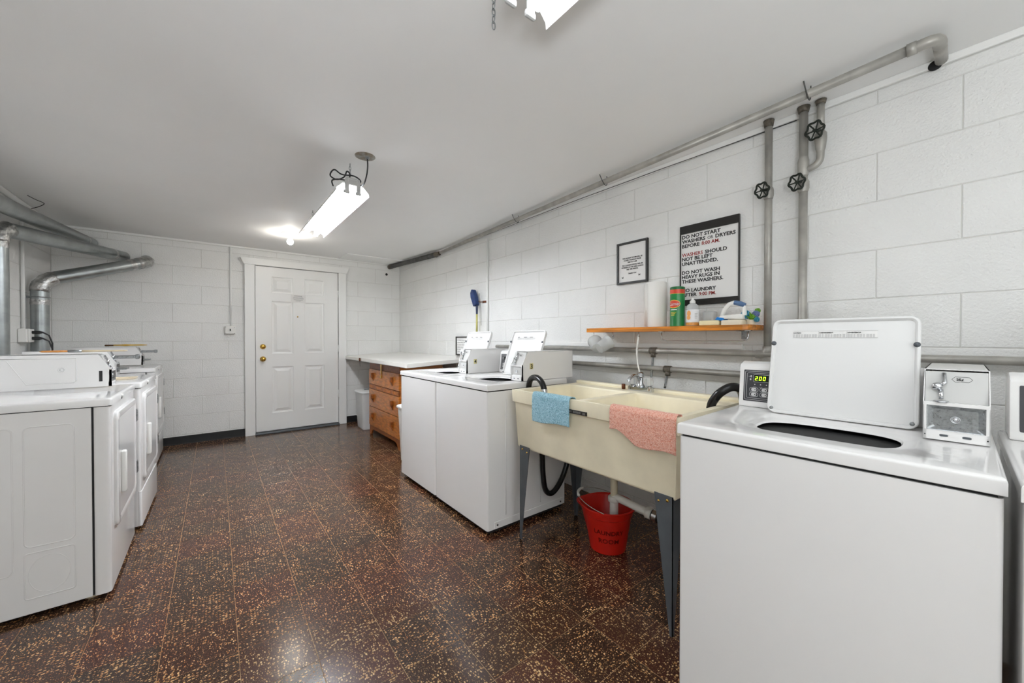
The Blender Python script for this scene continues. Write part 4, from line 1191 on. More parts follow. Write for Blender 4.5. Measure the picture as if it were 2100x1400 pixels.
# ------------------------------------------------------------------ pipes
def hook(p, nm='pipe_hanger', lab=''):
    x, y, z = p
    o = obj(nm, T([(x - 0.05, y + 0.006, ZC - 0.002), (x - 0.03, y + 0.003, z + 0.004), (x - 0.006, y, z - 0.022), (x + 0.016, y, z - 0.020), (x + 0.02, y - 0.002, z + 0.004), (x + 0.012, y - 0.004, ZC - 0.002)], 0.0026, 6, smooth=4), M['pipe_dark'])
    tag(o, lab, 'hanger', 'wire hangers on the ceiling pipe')
def Xp(y): return 2.205 - (4.23 - y) * 0.0508
mpipe = thing('ceiling_pipe', 'long grey pipe hung under ceiling edge above the right wall', 'pipe', (Xp(0.18), 0.18, 2.217))
ox, oy, oz = Xp(0.18), 0.18, 2.217
obj('pipe_run', T([(0, 0, 0), (Xp(4.2) - ox, 4.2 - oy, 2.213 - oz)], 0.0175, 14), M['pipe'], mpipe, smooth=True)
obj('elbow', T([(0, 0.0, 0), (0, -0.028, 0), (0.010, -0.046, 0.001), (0.032, -0.052, 0.002), (0.060, -0.052, 0.004)], 0.0190, 16, smooth=4), M['pipe'], mpipe, smooth='auto')
obj('elbow_stub', T([(0.055, -0.052, 0.004), (0.205, -0.047, 0.018)], 0.0180, 14), M['pipe'], mpipe, smooth=True)
obj('collar', T([(0, 0.0, 0), (0, 0.025, 0)], 0.0215, 14), M['pipe'], mpipe)
bm = bmesh.new(); lathe(bm, [(0.0, -0.002), (0.018, -0.002), (0.020, 0.001)], (XR - 0.013, 0.150, 2.232), axis='x', cap=False, seg=16)
tag(obj('wall_hole', bm, M['gap']), 'dark broken hole where ceiling pipe enters right wall', 'hole')
hook((Xp(0.50), 0.50, 2.217), lab='wire hanger on ceiling pipe nearest the right photo edge')
hook((Xp(1.62), 1.62, 2.217), lab='wire hanger on ceiling pipe above the framed letter notice')
hook((Xp(2.62), 2.62, 2.216), lab='wire hanger on ceiling pipe above washer 3 lid')
dp = thing('dark_pipe', 'thick dark iron pipe under the ceiling in far right corner', 'pipe', (2.075, 5.50, 2.215))
obj('pipe_run', T([(0, 0, 0), (0.115, -1.22, -0.012)], 0.030, 16), M['pipe_dark'], dp, smooth=True)
obj('pipe_joint', T([(0.115, -1.20, -0.012), (0.120, -1.29, -0.010)], [0.034, 0.024], 14), M['pipe_brown'], dp, smooth='auto')
obj('pipe_cap', T([(-0.004, 0.04, 0), (0.004, -0.03, 0)], 0.033, 14), M['pipe_brown'], dp, smooth='auto')
tag(obj('black_wire', T([(XR - 0.005, 0.60, 2.222), (XR - 0.006, 0.80, 2.224), (XR - 0.012, 1.3, 2.229), (XR - 0.016, 2.0, 2.232), (XR - 0.014, 3.1, 2.226), (XR - 0.02, 3.9, 2.222)], 0.0022, 6), M['cord']), 'thin black wire stapled along the right wall top', 'wire')

def wheel(parent, c, r=0.034):
    g = bpy.data.objects.new('valve_wheel', None)
    bpy.data.objects.remove(g)
    # facing -X, slightly down
    bm = bmesh.new()
    n = 6
    pts = [(0, math.cos(2 * PI * k / 36) * r * (1 + 0.10 * math.cos(6 * 2 * PI * k / 36)), math.sin(2 * PI * k / 36) * r * (1 + 0.10 * math.cos(6 * 2 * PI * k / 36))) for k in range(36)]
    tube(bm, pts, 0.0045, 8, closed=True)
    for k in range(6):
        a = 2 * PI * k / 6 + PI / 6 * 0
        tube(bm, [(0.004, math.cos(a) * 0.006, math.sin(a) * 0.006), (0.0, math.cos(a) * r, math.sin(a) * r)], 0.003, 6)
    tube(bm, [(-0.006, 0, 0), (0.035, 0, 0)], 0.007, 10)
    R_ = Matrix.Rotation(math.radians(-18), 4, 'Z') @ Matrix.Rotation(math.radians(-12), 4, 'Y')
    bmesh.ops.transform(bm, matrix=R_, verts=bm.verts)
    bmesh.ops.translate(bm, vec=c, verts=bm.verts)
    return obj('valve_wheel', bm, M['valve'], parent, smooth='auto')

PX = 2.185
# P1: left riser
p1 = thing('riser_pipe', 'left grey riser pipe with valve beside the wooden shelf end', 'pipe', (PX, 0.703, 1.088))
obj('pipe_run', T([(0, 0, 0.0), (0, 0, ZC - 1.088)], 0.0165, 14), M['pipe'], p1, smooth=True)
obj('elbow', T([(0, 0, 0.04), (0, 0, 0.018), (0, 0.008, 0.004), (0, 0.03, 0.0), (0, 0.05, 0)], 0.0215, 14), M['pipe'], p1, smooth=True)
obj('valve_body', T([(0, 0, 0.775), (0, 0, 0.79), (0, 0, 0.815), (0, 0, 0.83)], [0.019, 0.023, 0.023, 0.019], 14), M['pipe'], p1, smooth='auto')
wheel(p1, (-0.05, 0.012, 0.81))
obj('ceiling_collar', T([(0, 0, ZC - 1.088 - 0.035), (0, 0, ZC - 1.088 - 0.004)], [0.019, 0.024], 14), M['pipe_brown'], p1)
# P2: middle riser
p2 = thing('riser_pipe', 'tall middle grey riser pipe running down behind the open washer lid', 'pipe', (PX, 0.561, 0.10))
obj('pipe_run', T([(0, 0, 0.0), (0, 0, ZC - 0.10)], 0.0175, 14), M['pipe'], p2, smooth=True)
obj('tee', T([(0, 0, 1.83), (0, 0, 1.845), (0, 0, 1.90), (0, 0, 1.915)], [0.0185, 0.0225, 0.0225, 0.0185], 14), M['pipe'], p2, smooth='auto')
obj('valve_body', T([(0, 0, 1.755), (0, 0, 1.77), (0, 0, 1.80), (0, 0, 1.81)], [0.019, 0.024, 0.024, 0.019], 14), M['pipe'], p2, smooth='auto')
wheel(p2, (-0.05, 0.012, 1.792))
obj('ceiling_collar', T([(0, 0, ZC - 0.10 - 0.03), (0, 0, ZC - 0.10 - 0.004)], [0.020, 0.026], 14), M['pipe_brown'], p2)
# P3: short branch
p3 = thing('branch_pipe', 'short branch pipe with hand valve curving into the middle riser', 'pipe', (PX, 0.497, 1.975))
obj('pipe_run', T([(0, 0, 0.13), (0, 0, ZC - 1.975)], 0.0145, 14), M['pipe'], p3, smooth=True)
obj('valve_body', T([(0, 0, 0.045), (0, 0, 0.06), (0, 0, 0.10), (0, 0, 0.125), (0, 0, 0.135)], [0.015, 0.019, 0.0235, 0.023, 0.016], 14), M['pipe'], p3, smooth='auto')
wheel(p3, (-0.05, 0.010, 0.128), 0.036)
obj('branch_elbow', T([(0, 0, 0.055), (0, 0, 0.03), (0, 0.004, 0.005), (0, 0.02, -0.012), (0, 0.042, -0.018), (0, 0.056, -0.022)], 0.0150, 14, smooth=3), M['pipe'], p3, smooth=True)
obj('ceiling_collar', T([(0, 0, ZC - 1.975 - 0.02), (0, 0, ZC - 1.975 - 0.003)], [0.018, 0.022], 14), M['pipe_brown'], p3)
# horizontals
hp = thing('wall_pipe', 'upper grey horizontal pipe along right wall above the sink', 'pipe', (2.178, 0.0, 1.090))
obj('pipe_run', T([(0, -1.2, 0), (0, 3.0, 0)], 0.0158, 14), M['pipe'], hp, smooth=True)
hp2 = thing('wall_pipe', 'lower grey horizontal pipe along right wall above the sink', 'pipe', (2.178, 0.0, 0.980))
obj('pipe_run', T([(0, 0.30, 0), (0, 3.0, 0)], 0.0170, 14), M['pipe'], hp2, smooth=True)
for (yy, zz, yb, zb, lab, par) in ((1.325, 1.090, 1.300, 0.875, 'left grey supply tube dropping from upper pipe to the faucet', hp), (1.228, 0.980, 1.255, 0.865, 'right grey supply tube dropping from lower pipe behind the faucet', hp2)):
    t = thing('supply_tube', lab, 'pipe', (2.178, yy, zz))
    obj('tee', T([(0, 0.022, 0), (0, -0.022, 0)], 0.0215, 12), M['pipe_brown'], t)
    obj('tee_outlet', T([(-0.002, 0, -0.012), (-0.004, 0, -0.040)], 0.0155, 10), M['pipe_brown'], t)
    obj('tube', T([(-0.004, 0, -0.035), (-0.006, 0.006, (zb - zz) * 0.5), (-0.014, 0.012, zb - zz)], 0.0068, 10, smooth=4), M['brushed'], t, smooth=True)

# ------------------------------------------------------------------ laundry sink
SX0, SX1, SY0, SY1 = 1.385, 1.985, 0.737, 1.757
sk = thing('laundry_sink', 'cream double laundry sink on grey legs between washers', 'sink', (SX0, SY0, 0))
SW, SD = SY1 - SY0, SX1 - SX0
bm = bmesh.new()
zr = 0.868
# top deck grid with two basin openings
gx = [0.0, 0.030, SD - 0.135, SD]; gy = [0.0, 0.034, SW / 2 - 0.018, SW / 2 + 0.018, SW - 0.034, SW]
for i in range(3):
    for j in range(5):
        if i == 1 and j in (1, 3): continue
        zz = zr
        bm.faces.new([bm.verts.new(p) for p in ((gx[i], gy[j], zz), (gx[i + 1], gy[j], zz), (gx[i + 1], gy[j + 1], zz), (gx[i], gy[j + 1], zz))])
bmesh.ops.remove_doubles(bm, verts=bm.verts, dist=1e-5)
for v in bm.verts:   # divider a little lower than the rim
    pass
# basins
for j in (1, 3):
    a = [(gx[1], gy[j]), (gx[2], gy[j]), (gx[2], gy[j + 1]), (gx[1], gy[j + 1])]
    lo_ = [(gx[1] + 0.045, gy[j] + 0.04), (gx[2] - 0.045, gy[j] + 0.04), (gx[2] - 0.045, gy[j + 1] - 0.04), (gx[1] + 0.045, gy[j + 1] - 0.04)]
    A = [bm.verts.new((p[0], p[1], zr)) for p in a]; B = [bm.verts.new((p[0] * .9 + q[0] * .1, p[1] * .9 + q[1] * .1, zr - 0.012)) for p, q in zip(a, lo_)]
    Cc = [bm.verts.new((q[0], q[1], 0.565)) for q in lo_]
    for k in range(4):
        n = (k + 1) % 4
        bm.faces.new((A[k], A[n], B[n], B[k])); bm.faces.new((B[k], B[n], Cc[n], Cc[k]))
    bm.faces.new(Cc)
# rim skirt and body shell
def ringf(ins, z):
    return [bm.verts.new(p) for p in ((ins, ins, z), (SD - ins * 0.3, ins, z), (SD - ins * 0.3, SW - ins, z), (ins, SW - ins, z))]
R0 = ringf(0.0, zr); R1 = ringf(0.002, zr - 0.070); R2 = ringf(0.014, zr - 0.072); R3 = ringf(0.026, 0.54); R4_ = ringf(0.034, 0.532)
for a, b in ((R0, R1), (R1, R2), (R2, R3), (R3, R4_)):
    for k in range(4):
        n = (k + 1) % 4
        bm.faces.new((a[k], a[n], b[n], b[k]))
bm.faces.new(R4_)
bmesh.ops.remove_doubles(bm, verts=bm.verts, dist=1e-5)
bmesh.ops.bevel(bm, geom=[e for e in bm.edges if e.calc_face_angle(0) > 0.3], offset=0.005, segments=2, profile=0.5, affect='EDGES')
tub = obj('tub', bm, M['sink'], sk, smooth='auto')
obj('back_ledge', box(SD - 0.045, SD, 0.0, SW, zr - 0.005, zr + 0.018, bevel=0.007, seg=3), M['sink'], sk, smooth='auto')
# maker plate
mpp = obj('maker_plate', box(-0.0035, 0.004, SW / 2 - 0.05 + 0.0, SW / 2 + 0.062, zr - 0.0665, zr - 0.048), M['frame'], sk)
mpp.location = (0.0, -0.012, 0)
bm = bmesh.new()
for (a, b, c, d) in ((0.046, 0.056, 0.006, 0.0145), (-0.012, 0.028, 0.005, 0.0145), (-0.040, -0.030, 0.004, 0.013)):
    for q in range(int((b - a) / 0.008) + 1):
        bx(bm, -0.0042, -0.0034, SW / 2 + a + q * 0.008, SW / 2 + a + q * 0.008 + 0.005, zr - 0.0665 + c, zr - 0.0665 + d)
obj('plate_print', bm, M['print_grey'], mpp)
# legs
def leg(front, left):
    bm = bmesh.new()
    x = 0.022 if front else SD - 0.10
    y = SW - 0.052 if left else 0.034
    s = -1 if left else 1            # plate widens towards the middle
    sxd = 1 if front else -1
    zt2 = 0.548
    wt, wb = 0.080, 0.012
    def plate(p4, th_axis):
        A = [bm.verts.new(p) for p in p4]
        d = Vector((0.003, 0, 0)) if th_axis == 'x' else Vector((0, 0.003, 0))
        B = [bm.verts.new(Vector(p) + d) for p in p4]
        bm.faces.new(A); bm.faces.new(B)
        for k in range(4): bm.faces.new((A[k], A[(k + 1) % 4], B[(k + 1) % 4], B[k]))
    plate([(x, y, 0), (x, y + s * wb, 0), (x, y + s * wt, zt2), (x, y, zt2)], 'x')
    plate([(x, y, 0), (x + sxd * wb, y, 0), (x + sxd * wt, y, zt2), (x, y, zt2)], 'y')
    o = obj('leg', bm, M['grey_metal'], sk)
    if front:
        b2 = bmesh.new(); lathe(b2, [(0.0, -0.003), (0.004, -0.003), (0.005, 0.0)], (x, y + s * 0.06, zt2 - 0.03), axis='x', seg=8, cap=False)
        lathe(b2, [(0.0, -0.004), (0.006, -0.004), (0.006, 0.0)], (x, y + s * 0.022, zt2 - 0.018), axis='x', seg=6, cap=False)
        obj('bolt', b2, M['brass'], o)
for a in (True, False):
    for b in (True, False): leg(a, b)
# drain
obj('drain_pipe', T([(0.365, SW / 2 + 0.055, 0.535), (0.365, SW / 2 + 0.055, 0.285)], 0.0195, 14), M['pvc_cream'], sk, smooth='auto')
obj('slip_nut', LT([(0.024, 0.0), (0.033, 0.004), (0.034, 0.026), (0.026, 0.034)], (0.365, SW / 2 + 0.055, 0.262), seg=10), M['pvc'], sk)
obj('drain_tee', T([(0.365, SW / 2 + 0.055, 0.285), (0.365, SW / 2 + 0.055, 0.19), (0.365, SW / 2 + 0.055, 0.16)], [0.0235, 0.0235, 0.0205], 16), M['pvc'], sk, smooth='auto')
obj('waste_arm', T([(0.365, SW / 2 + 0.055, 0.292), (0.385, SW / 2 - 0.145, 0.268)], 0.0205, 14), M['pvc'], sk, smooth='auto')
obj('arm_nut', T([(0.384, SW / 2 - 0.135, 0.269), (0.387, SW / 2 - 0.165, 0.2655)], [0.031, 0.029], 10), M['pvc'], sk)
obj('hose_clamp', T([(0.388, SW / 2 - 0.172, 0.2645), (0.390, SW / 2 - 0.195, 0.2625)], 0.0305, 18), M['chrome'], sk, smooth='auto')
obj('rubber_coupling', T([(0.387, SW / 2 - 0.168, 0.265), (0.398, SW / 2 - 0.27, 0.252)], 0.0295, 16), M['hose'], sk, smooth='auto')
obj('wall_waste', T([(0.398, SW / 2 - 0.26, 0.252), (0.45, SW / 2 - 0.45, 0.24), (0.84, SW / 2 - 0.45, 0.24)], 0.026, 14), M['pipe_dark'], sk, smooth='auto')

# faucet
fc = thing('faucet', 'chrome faucet with clear handles on the back deck of sink', 'faucet', (1.925, 1.250, zr + 0.001))
bm = bmesh.new(); bm_pts = rrect(-0.026, 0.026, -0.078, 0.078, 0.02)
prism(bm, bm_pts, 0.0, 0.022, 'z'); 
obj('base', bm, M['chrome'], fc)
bm = bmesh.new(); lathe(bm, [(0.02, 0.02), (0.022, 0.03), (0.014, 0.045), (0.012, 0.075), (0.018, 0.08), (0.018, 0.10), (0.010, 0.106)], (0, 0, 0), seg=18)
tube(bm, smoothpath([(0, 0, 0.055), (-0.03, 0.0, 0.085), (-0.07, 0.0, 0.09), (-0.11, 0.0, 0.075), (-0.118, 0.0, 0.060)], 4), 0.009, 12)
obj('spout', bm, M['chrome'], fc, smooth='auto')
for s in (-1, 1):
    bm = bmesh.new(); lathe(bm, [(0.018, 0.02), (0.018, 0.028), (0.008, 0.032), (0.008, 0.04)], (0, s * 0.052, 0), seg=14)
    h = obj('handle_stem', bm, M['chrome'], fc, smooth='auto')
    bm = bmesh.new(); ringp = []
    prof = [(0.013, 0.032), (0.021, 0.036), (0.023, 0.055), (0.020, 0.075), (0.012, 0.080), (0.0, 0.081)]
    lathe(bm, prof, (0, s * 0.052, 0), seg=16, cap=False)
    for v in bm.verts:
        a = math.atan2(v.co.y - s * 0.052, v.co.x)
        k = 1 + 0.10 * math.cos(8 * a)
        v.co.x *= k; v.co.y = s * 0.052 + (v.co.y - s * 0.052) * k
    obj('clear_handle', bm, M['clear'], h, smooth='auto')
tag(obj('red_cap', LT([(0.0, 0.0), (0.011, 0.001), (0.011, 0.03), (0.0, 0.031)], (1.905, 1.352, zr + 0.002), seg=12), M['rust']), 'small dark red cap standing beside the faucet', 'cap')

# drain hoses
h3 = thing('drain_hose', 'black washer drain hose looping over the left sink rim', 'hose', (1.70, 1.79, 0.15))
def rel(pts, o): return [(p[0] - o[0], p[1] - o[1], p[2] - o[2]) for p in pts]
pa = [(1.935, 1.80, 0.62), (1.91, 1.79, 0.40), (1.865, 1.79, 0.27), (1.80, 1.79, 0.185), (1.735, 1.79, 0.155), (1.685, 1.79, 0.20), (1.665, 1.79, 0.32), (1.655, 1.79, 0.45), (1.60, 1.792, 0.65), (1.555, 1.792, 0.80), (1.545, 1.788, 0.870), (1.535, 1.755, 0.920), (1.52, 1.69, 0.935), (1.505, 1.63, 0.915), (1.498, 1.598, 0.865), (1.498, 1.595, 0.76)]
obj('hose_run', T(rel(pa, (1.70, 1.79, 0.15)), 0.0175, 14, smooth=5), M['hose'], h3, smooth=True)
obj('hose_clamp', T(rel([(1.499, 1.601, 0.876), (1.498, 1.598, 0.852)], (1.70, 1.79, 0.15)), 0.0195, 16), M['chrome'], h3, smooth='auto')
h1 = thing('drain_hose', 'black washer drain hose arching over the right sink rim', 'hose', (1.80, 0.69, 0.9))
pa = [(1.93, 0.69, 0.55), (1.905, 0.69, 0.80), (1.86, 0.69, 0.89), (1.84, 0.69, 0.93), (1.81, 0.695, 0.952), (1.78, 0.712, 0.955), (1.76, 0.74, 0.935), (1.755, 0.765, 0.905), (1.755, 0.785, 0.86), (1.755, 0.79, 0.76)]
obj('hose_run', T(rel(pa, (1.80, 0.69, 0.9)), 0.0185, 14, smooth=5), M['hose'], h1, smooth=True)

# towels
def towel(label, y0, y1, zfront, m, inner=0.05, seed=1, nm='towel', hem=None):
    path = []
    # inner side up, over the rim, and down the front; (x, z)
    xi = SX0 + 0.036; xf = SX0 - 0.006
    path += [(xi + 0.010, zr - inner), (xi + 0.006, zr - inner * 0.5), (xi, zr - 0.004), (xi - 0.006, zr + 0.0055), (SX0 + 0.012, zr + 0.007), (SX0 + 0.0, zr + 0.0055), (xf, zr - 0.006)]
    nseg = 46
    ny = 90
    bm = bmesh.new()
    rows_ = []
    for j in range(ny + 1):
        v = j / ny
        y = y0 + (y1 - y0) * v
        zb = zfront(v)
        col = []
        pts = list(path)
        L_ = (zr - 0.006) - zb
        for k in range(1, nseg + 1):
            z = zr - 0.006 - L_ * k / nseg
            x = xf - 0.002 * math.sin(k / nseg * PI)
            pts.append((x, z))
        for i, (x, z) in enumerate(pts):
            n1 = noise.noise(Vector((y * 14 + seed, z * 10, seed)))
            n2 = noise.noise(Vector((y * 160, z * 160, x * 160 + seed)))
            n3 = noise.noise(Vector((y * 420, z * 420, x * 420 + seed)))
            out = 0.0025 * max(n1, -0.2) + 0.0022 * n2 + 0.0022 * n3
            edge = 0.0015 * noise.noise(Vector((z * 200, seed, i))) if j in (0, ny) else 0
            if i < 4: col.append(bm.verts.new((x + out, y + edge, z)))
            elif i < 7: col.append(bm.verts.new((x, y + edge, z + abs(out))))
            else: col.append(bm.verts.new((x - abs(out) - 0.001, y + edge, z)))
        rows_.append(col)
    for a, b in zip(rows_, rows_[1:]):
        for i in range(len(a) - 1):
            f = bm.faces.new((a[i], a[i + 1], b[i + 1], b[i])); f.smooth = True
    o = obj(nm, bm, m, smooth=True)
    md = o.modifiers.new('thickness', 'SOLIDIFY'); md.thickness = 0.003; md.offset = 1.0
    tag(o, label, 'towel')
    return o
towel('light blue terry washcloth draped over left end of sink front', 1.562, 1.289, lambda v: 0.720 + 0.012 * v - 0.004 * math.sin(v * PI * 2), M['terry_blue'], seed=3, nm='washcloth')
towel('coral pink terry towel draped over right end of sink front', 1.047, 0.742, lambda v: 0.772 - 0.010 * v - 0.040 * min(1, max(0, (v - 0.12) / 0.3)) + 0.006 * math.sin(v * 9), M['terry_coral'], seed=9, nm='hand_towel')

# bucket
bk = thing('bucket', 'red plastic bucket under the sink drain, handwritten LAUNDRY ROOM', 'bucket', (1.742, 1.338, 0.0))
bm = bmesh.new()
prof = [(0.0, 0.006), (0.088, 0.006), (0.092, 0.012), (0.134, 0.236), (0.138, 0.243), (0.146, 0.247), (0.150, 0.243), (0.149, 0.236), (0.140, 0.234), (0.134, 0.200), (0.128, 0.195), (0.100, 0.02), (0.098, 0.004), (0.088, 0.0), (0.0, 0.0)]
seg = 64
rings = []
for r, h in prof:
    ring = []
    for k in range(seg):
        a = 2 * PI * k / seg
        rr = r
        # pouring spout towards the camera-left (+y, -x)
        d = math.atan2(math.sin(a - 2.10), math.cos(a - 2.10))
        if h > 0.19: rr = r * (1 + 0.17 * math.exp(-(d / 0.34) ** 2) * min(1, (h - 0.19) / 0.045))
        ring.append(bm.verts.new((rr * math.cos(a), rr * math.sin(a), h)))
    rings.append(ring)
for a, b in zip(rings, rings[1:]):
    for k in range(seg):
        f = bm.faces.new((a[k], a[(k + 1) % seg], b[(k + 1) % seg], b[k])); f.smooth = True
bmesh.ops.remove_doubles(bm, verts=bm.verts, dist=1e-6)
obj('bucket_body', bm, M['red'], bk, smooth='auto')
# wire handle lying on the rim, with a white grip
hp_ = []
for k in range(25):
    a = PI * k / 24
    # arc from one side of the rim to the other, fallen to the spout side
    hx_, hy_ = 0.150 * math.cos(a), 0.165 * math.sin(a)
    c_, s_ = math.cos(2.10 - PI / 2), math.sin(2.10 - PI / 2)
    hp_.append((hx_ * c_ - hy_ * s_, hx_ * s_ + hy_ * c_, 0.246 + 0.045 * math.sin(a)))
obj('bail_wire', T(hp_, 0.0022, 8), M['pipe'], bk, smooth=True)
obj('grip', T(hp_[9:16], 0.0075, 10), M['pvc'], bk, smooth='auto')
# marker writing following the curved side
def curved_text(s, size, z, r, a0, parent, m):
    me = text_mesh(s, size, 0.0006)
    xs = [v.co.x for v in me.vertices]; cx = (min(xs) + max(xs)) / 2
    for v in me.vertices:
        a = a0 + (v.co.x - cx) / r
        zz = z + v.co.y
        rr = 0.0995 + (zz - 0.02) / 0.175 * 0.029 + 0.0008
        v.co = Vector((rr * math.cos(a), rr * math.sin(a), zz))
    me.materials.clear(); me.materials.append(m)
    o = bpy.data.objects.new('handwriting', me); link(o, parent)
A0 = math.atan2(-1.338, -1.742) + 0.05
M['marker'] = mat('dark_marker', (110, 14, 12), 0.5)
curved_text('LAUNDRY', 0.034, 0.118, 0.113, A0, bk, M['marker'])
curved_text('ROOM', 0.036, 0.070, 0.107, A0, bk, M['marker'])

# ------------------------------------------------------------------ shelf and what is on it
SHX, SHZ = 2.03, 1.236
shf = thing('wall_shelf', 'orange-brown wooden shelf on right wall above the sink', 'shelf', (SHX, 0.727, SHZ - 0.027))
bm = bmesh.new()
LS = 1.742 - 0.727
pts = [(0.0, LS), (0.0, 0.035), (0.008, 0.012), (0.03, 0.0), (XR - SHX - 0.003, 0.0), (XR - SHX - 0.003, LS)]
prism(bm, pts, 0.0, 0.027, 'z', bevel=0.0015)
obj('shelf_board', bm, M['wood'], shf)
for yy in (0.10,):
    bm = bmesh.new(); bx(bm, 0.12, XR - SHX - 0.002, yy - 0.008, yy + 0.008, -0.003, 0.0); bx(bm, XR - SHX - 0.005, XR - SHX - 0.002, yy - 0.012, yy + 0.012, -0.045, 0.0)
    obj('bracket', bm, M['brushed'], shf)
zs = SHZ + 0.0006
tb2 = thing('towel_bar', 'thin wire towel bar hanging under the wooden shelf', 'towel bar', (2.075, 0.75, SHZ - 0.028))
obj('bar', T([(0, 0.0, 0), (0, 0.0, -0.035), (0, 0.012, -0.050), (0, 0.03, -0.053), (0, 0.43, -0.053), (0, 0.452, -0.048), (0, 0.46, -0.034), (0, 0.46, 0)], 0.0027, 8), M['chrome'], tb2, smooth=True)
obj('bar_mounts', bx(box(-0.012, 0.012, -0.014, 0.014, -0.003, 0.0), -0.012, 0.012, 0.446, 0.474, -0.003, 0.0), M['chrome'], tb2)
# paper towels
pt = thing('paper_towel_roll', 'tall white paper towel roll standing at left on wooden shelf', 'paper towel', (2.125, 1.275, zs))
obj('roll', LT([(0.0, 0.0), (0.058, 0.0), (0.0595, 0.003), (0.0595, 0.267), (0.058, 0.27), (0.021, 0.27), (0.020, 0.262), (0.0, 0.262)], seg=36, cap=False), M['towel_roll'], pt, smooth='auto')
bm = bmesh.new()
aa = [2.55 + k * 0.04 for k in range(6)]
P_ = [(0.0605 * math.cos(a), 0.0605 * math.sin(a)) for a in aa] 
e = Vector(P_[-1]); 
P_ += [(e.x + 0.012, e.y + 0.022), (e.x + 0.022, e.y + 0.038)]
prev = None
for p in P_:
    a = bm.verts.new((p[0], p[1], 0.004)); b = bm.verts.new((p[0], p[1], 0.262))
    if prev: bm.faces.new((prev[0], a, b, prev[1]))
    prev = (a, b)
o = obj('loose_sheet', bm, M['towel_roll'], pt, smooth=True)
o.modifiers.new('s', 'SOLIDIFY').thickness = 0.0012
# scouring powder can
cn = thing('cleanser_can', 'green cleanser canister with a red oval label on wooden shelf', 'canister', (2.10, 1.128, zs))
cr_ = 0.0395
obj('can_body', LT([(0.0, 0.0), (cr_, 0.0), (cr_ + 0.0008, 0.003), (cr_, 0.006), (cr_, 0.219), (cr_ + 0.0008, 0.222), (cr_ - 0.003, 0.225), (cr_ - 0.004, 0.221), (0.0, 0.221)], seg=36, cap=False), M['green'], cn, smooth='auto')
def wrap(name, a0, a1, z0, z1, m, parent, d=0.0006, r=cr_, oval=False):
    bm = bmesh.new(); n = 24
    ac, zc = (a0 + a1) / 2, (z0 + z1) / 2
    if oval:
        c = bm.verts.new(((r + d) * math.cos(ac), (r + d) * math.sin(ac), zc))
        rows = []
        for q in (0.35, 0.7, 1.0):
            rows.append([bm.verts.new(((r + d) * math.cos(ac + (a1 - a0) / 2 * q * math.cos(2 * PI * k / n)), (r + d) * math.sin(ac + (a1 - a0) / 2 * q * math.cos(2 * PI * k / n)), zc + (z1 - z0) / 2 * q * math.sin(2 * PI * k / n))) for k in range(n)])
        for k in range(n): bm.faces.new((c, rows[0][k], rows[0][(k + 1) % n]))
        for A, B in zip(rows, rows[1:]):
            for k in range(n): bm.faces.new((A[k], A[(k + 1) % n], B[(k + 1) % n], B[k]))
    else:
        prev = None
        for k in range(n + 1):
            a = a0 + (a1 - a0) * k / n
            p = bm.verts.new(((r + d) * math.cos(a), (r + d) * math.sin(a), z0)); q = bm.verts.new(((r + d) * math.cos(a), (r + d) * math.sin(a), z1))
            if prev: bm.faces.new((prev[0], p, q, prev[1]))
            prev = (p, q)
    return obj(name, bm, m, parent, smooth=True)
AC = math.atan2(-1.128, -2.10)          # direction from can to camera
wrap('red_band', 0, 2 * PI, 0.186, 0.209, M['red_band'], cn)
wrap('yellow_line', 0, 2 * PI, 0.184, 0.186, M['yellow'], cn)
wrap('dark_top', 0, 2 * PI, 0.211, 0.2195, M['green_dark'], cn)
wrap('oval_rim', AC - 1.55, AC + 0.42, 0.103, 0.150, M['yellow'], cn, oval=True)
wrap('oval_label', AC - 1.50, AC + 0.37, 0.106, 0.147, M['red_band'], cn, d=0.0009, oval=True)
def wraptext(s, size, z, a0, r, parent, m, d=0.0013, sx=1.0):
    me = text_mesh(s, size, 0.0004)
    xs = [v.co.x for v in me.vertices]; cx = (min(xs) + max(xs)) / 2
    for v in me.vertices:
        a = a0 + (v.co.x - cx) * sx / r
        v.co = Vector(((r + d) * math.cos(a), (r + d) * math.sin(a), z + v.co.y))
    me.materials.clear(); me.materials.append(m)
    o = bpy.data.objects.new('lettering', me); link(o, parent)
wraptext('Comet', 0.026, 0.118, AC - 0.50, cr_, cn, M['label'], sx=0.9)
wrap('small_print', AC - 1.0, AC - 0.05, 0.092, 0.0965, M['label'], cn, d=0.0009)
for k_, z_ in enumerate((0.078, 0.070, 0.062)): wrap('small_print', AC - 0.95, AC - 0.15 - 0.12 * k_, z_, z_ + 0.003, M['yellow'], cn, d=0.0009)
# soap bottle
sbt = thing('soap_bottle', 'clear soap bottle with white label and orange petal print on shelf', 'bottle', (2.10, 1.040, zs))
obj('bottle_body', LT([(0.0, 0.0), (0.031, 0.0), (0.033, 0.003), (0.033, 0.098), (0.030, 0.112), (0.020, 0.122), (0.013, 0.126), (0.0, 0.126)], seg=30, cap=False), M['clear'], sbt, smooth='auto')
obj('soap_liquid', LT([(0.0, 0.002), (0.0315, 0.002), (0.0335, 0.004), (0.0335, 0.019), (0.0, 0.019)], seg=30, cap=False), M['amber'], sbt, smooth='auto')
lb = wrap('bottle_label', 0, 2 * PI, 0.020, 0.090, M['label'], sbt, r=0.0335)
AS = math.atan2(-1.040, -2.10)
for z0_, z1_, a_ in ((0.052, 0.085, -0.62), (0.034, 0.058, -0.66)):
    wrap('petal_print', AS + a_ - 0.30, AS + a_ + 0.36, z0_, z1_, M['orange'], lb, r=0.0345, oval=True)
for k in range(4): wrap('small_print', AS + 0.30, AS + 0.75 - 0.1 * (k % 2), 0.066 - k * 0.008, 0.0676 - k * 0.008, M['print_grey'], lb, r=0.0345)
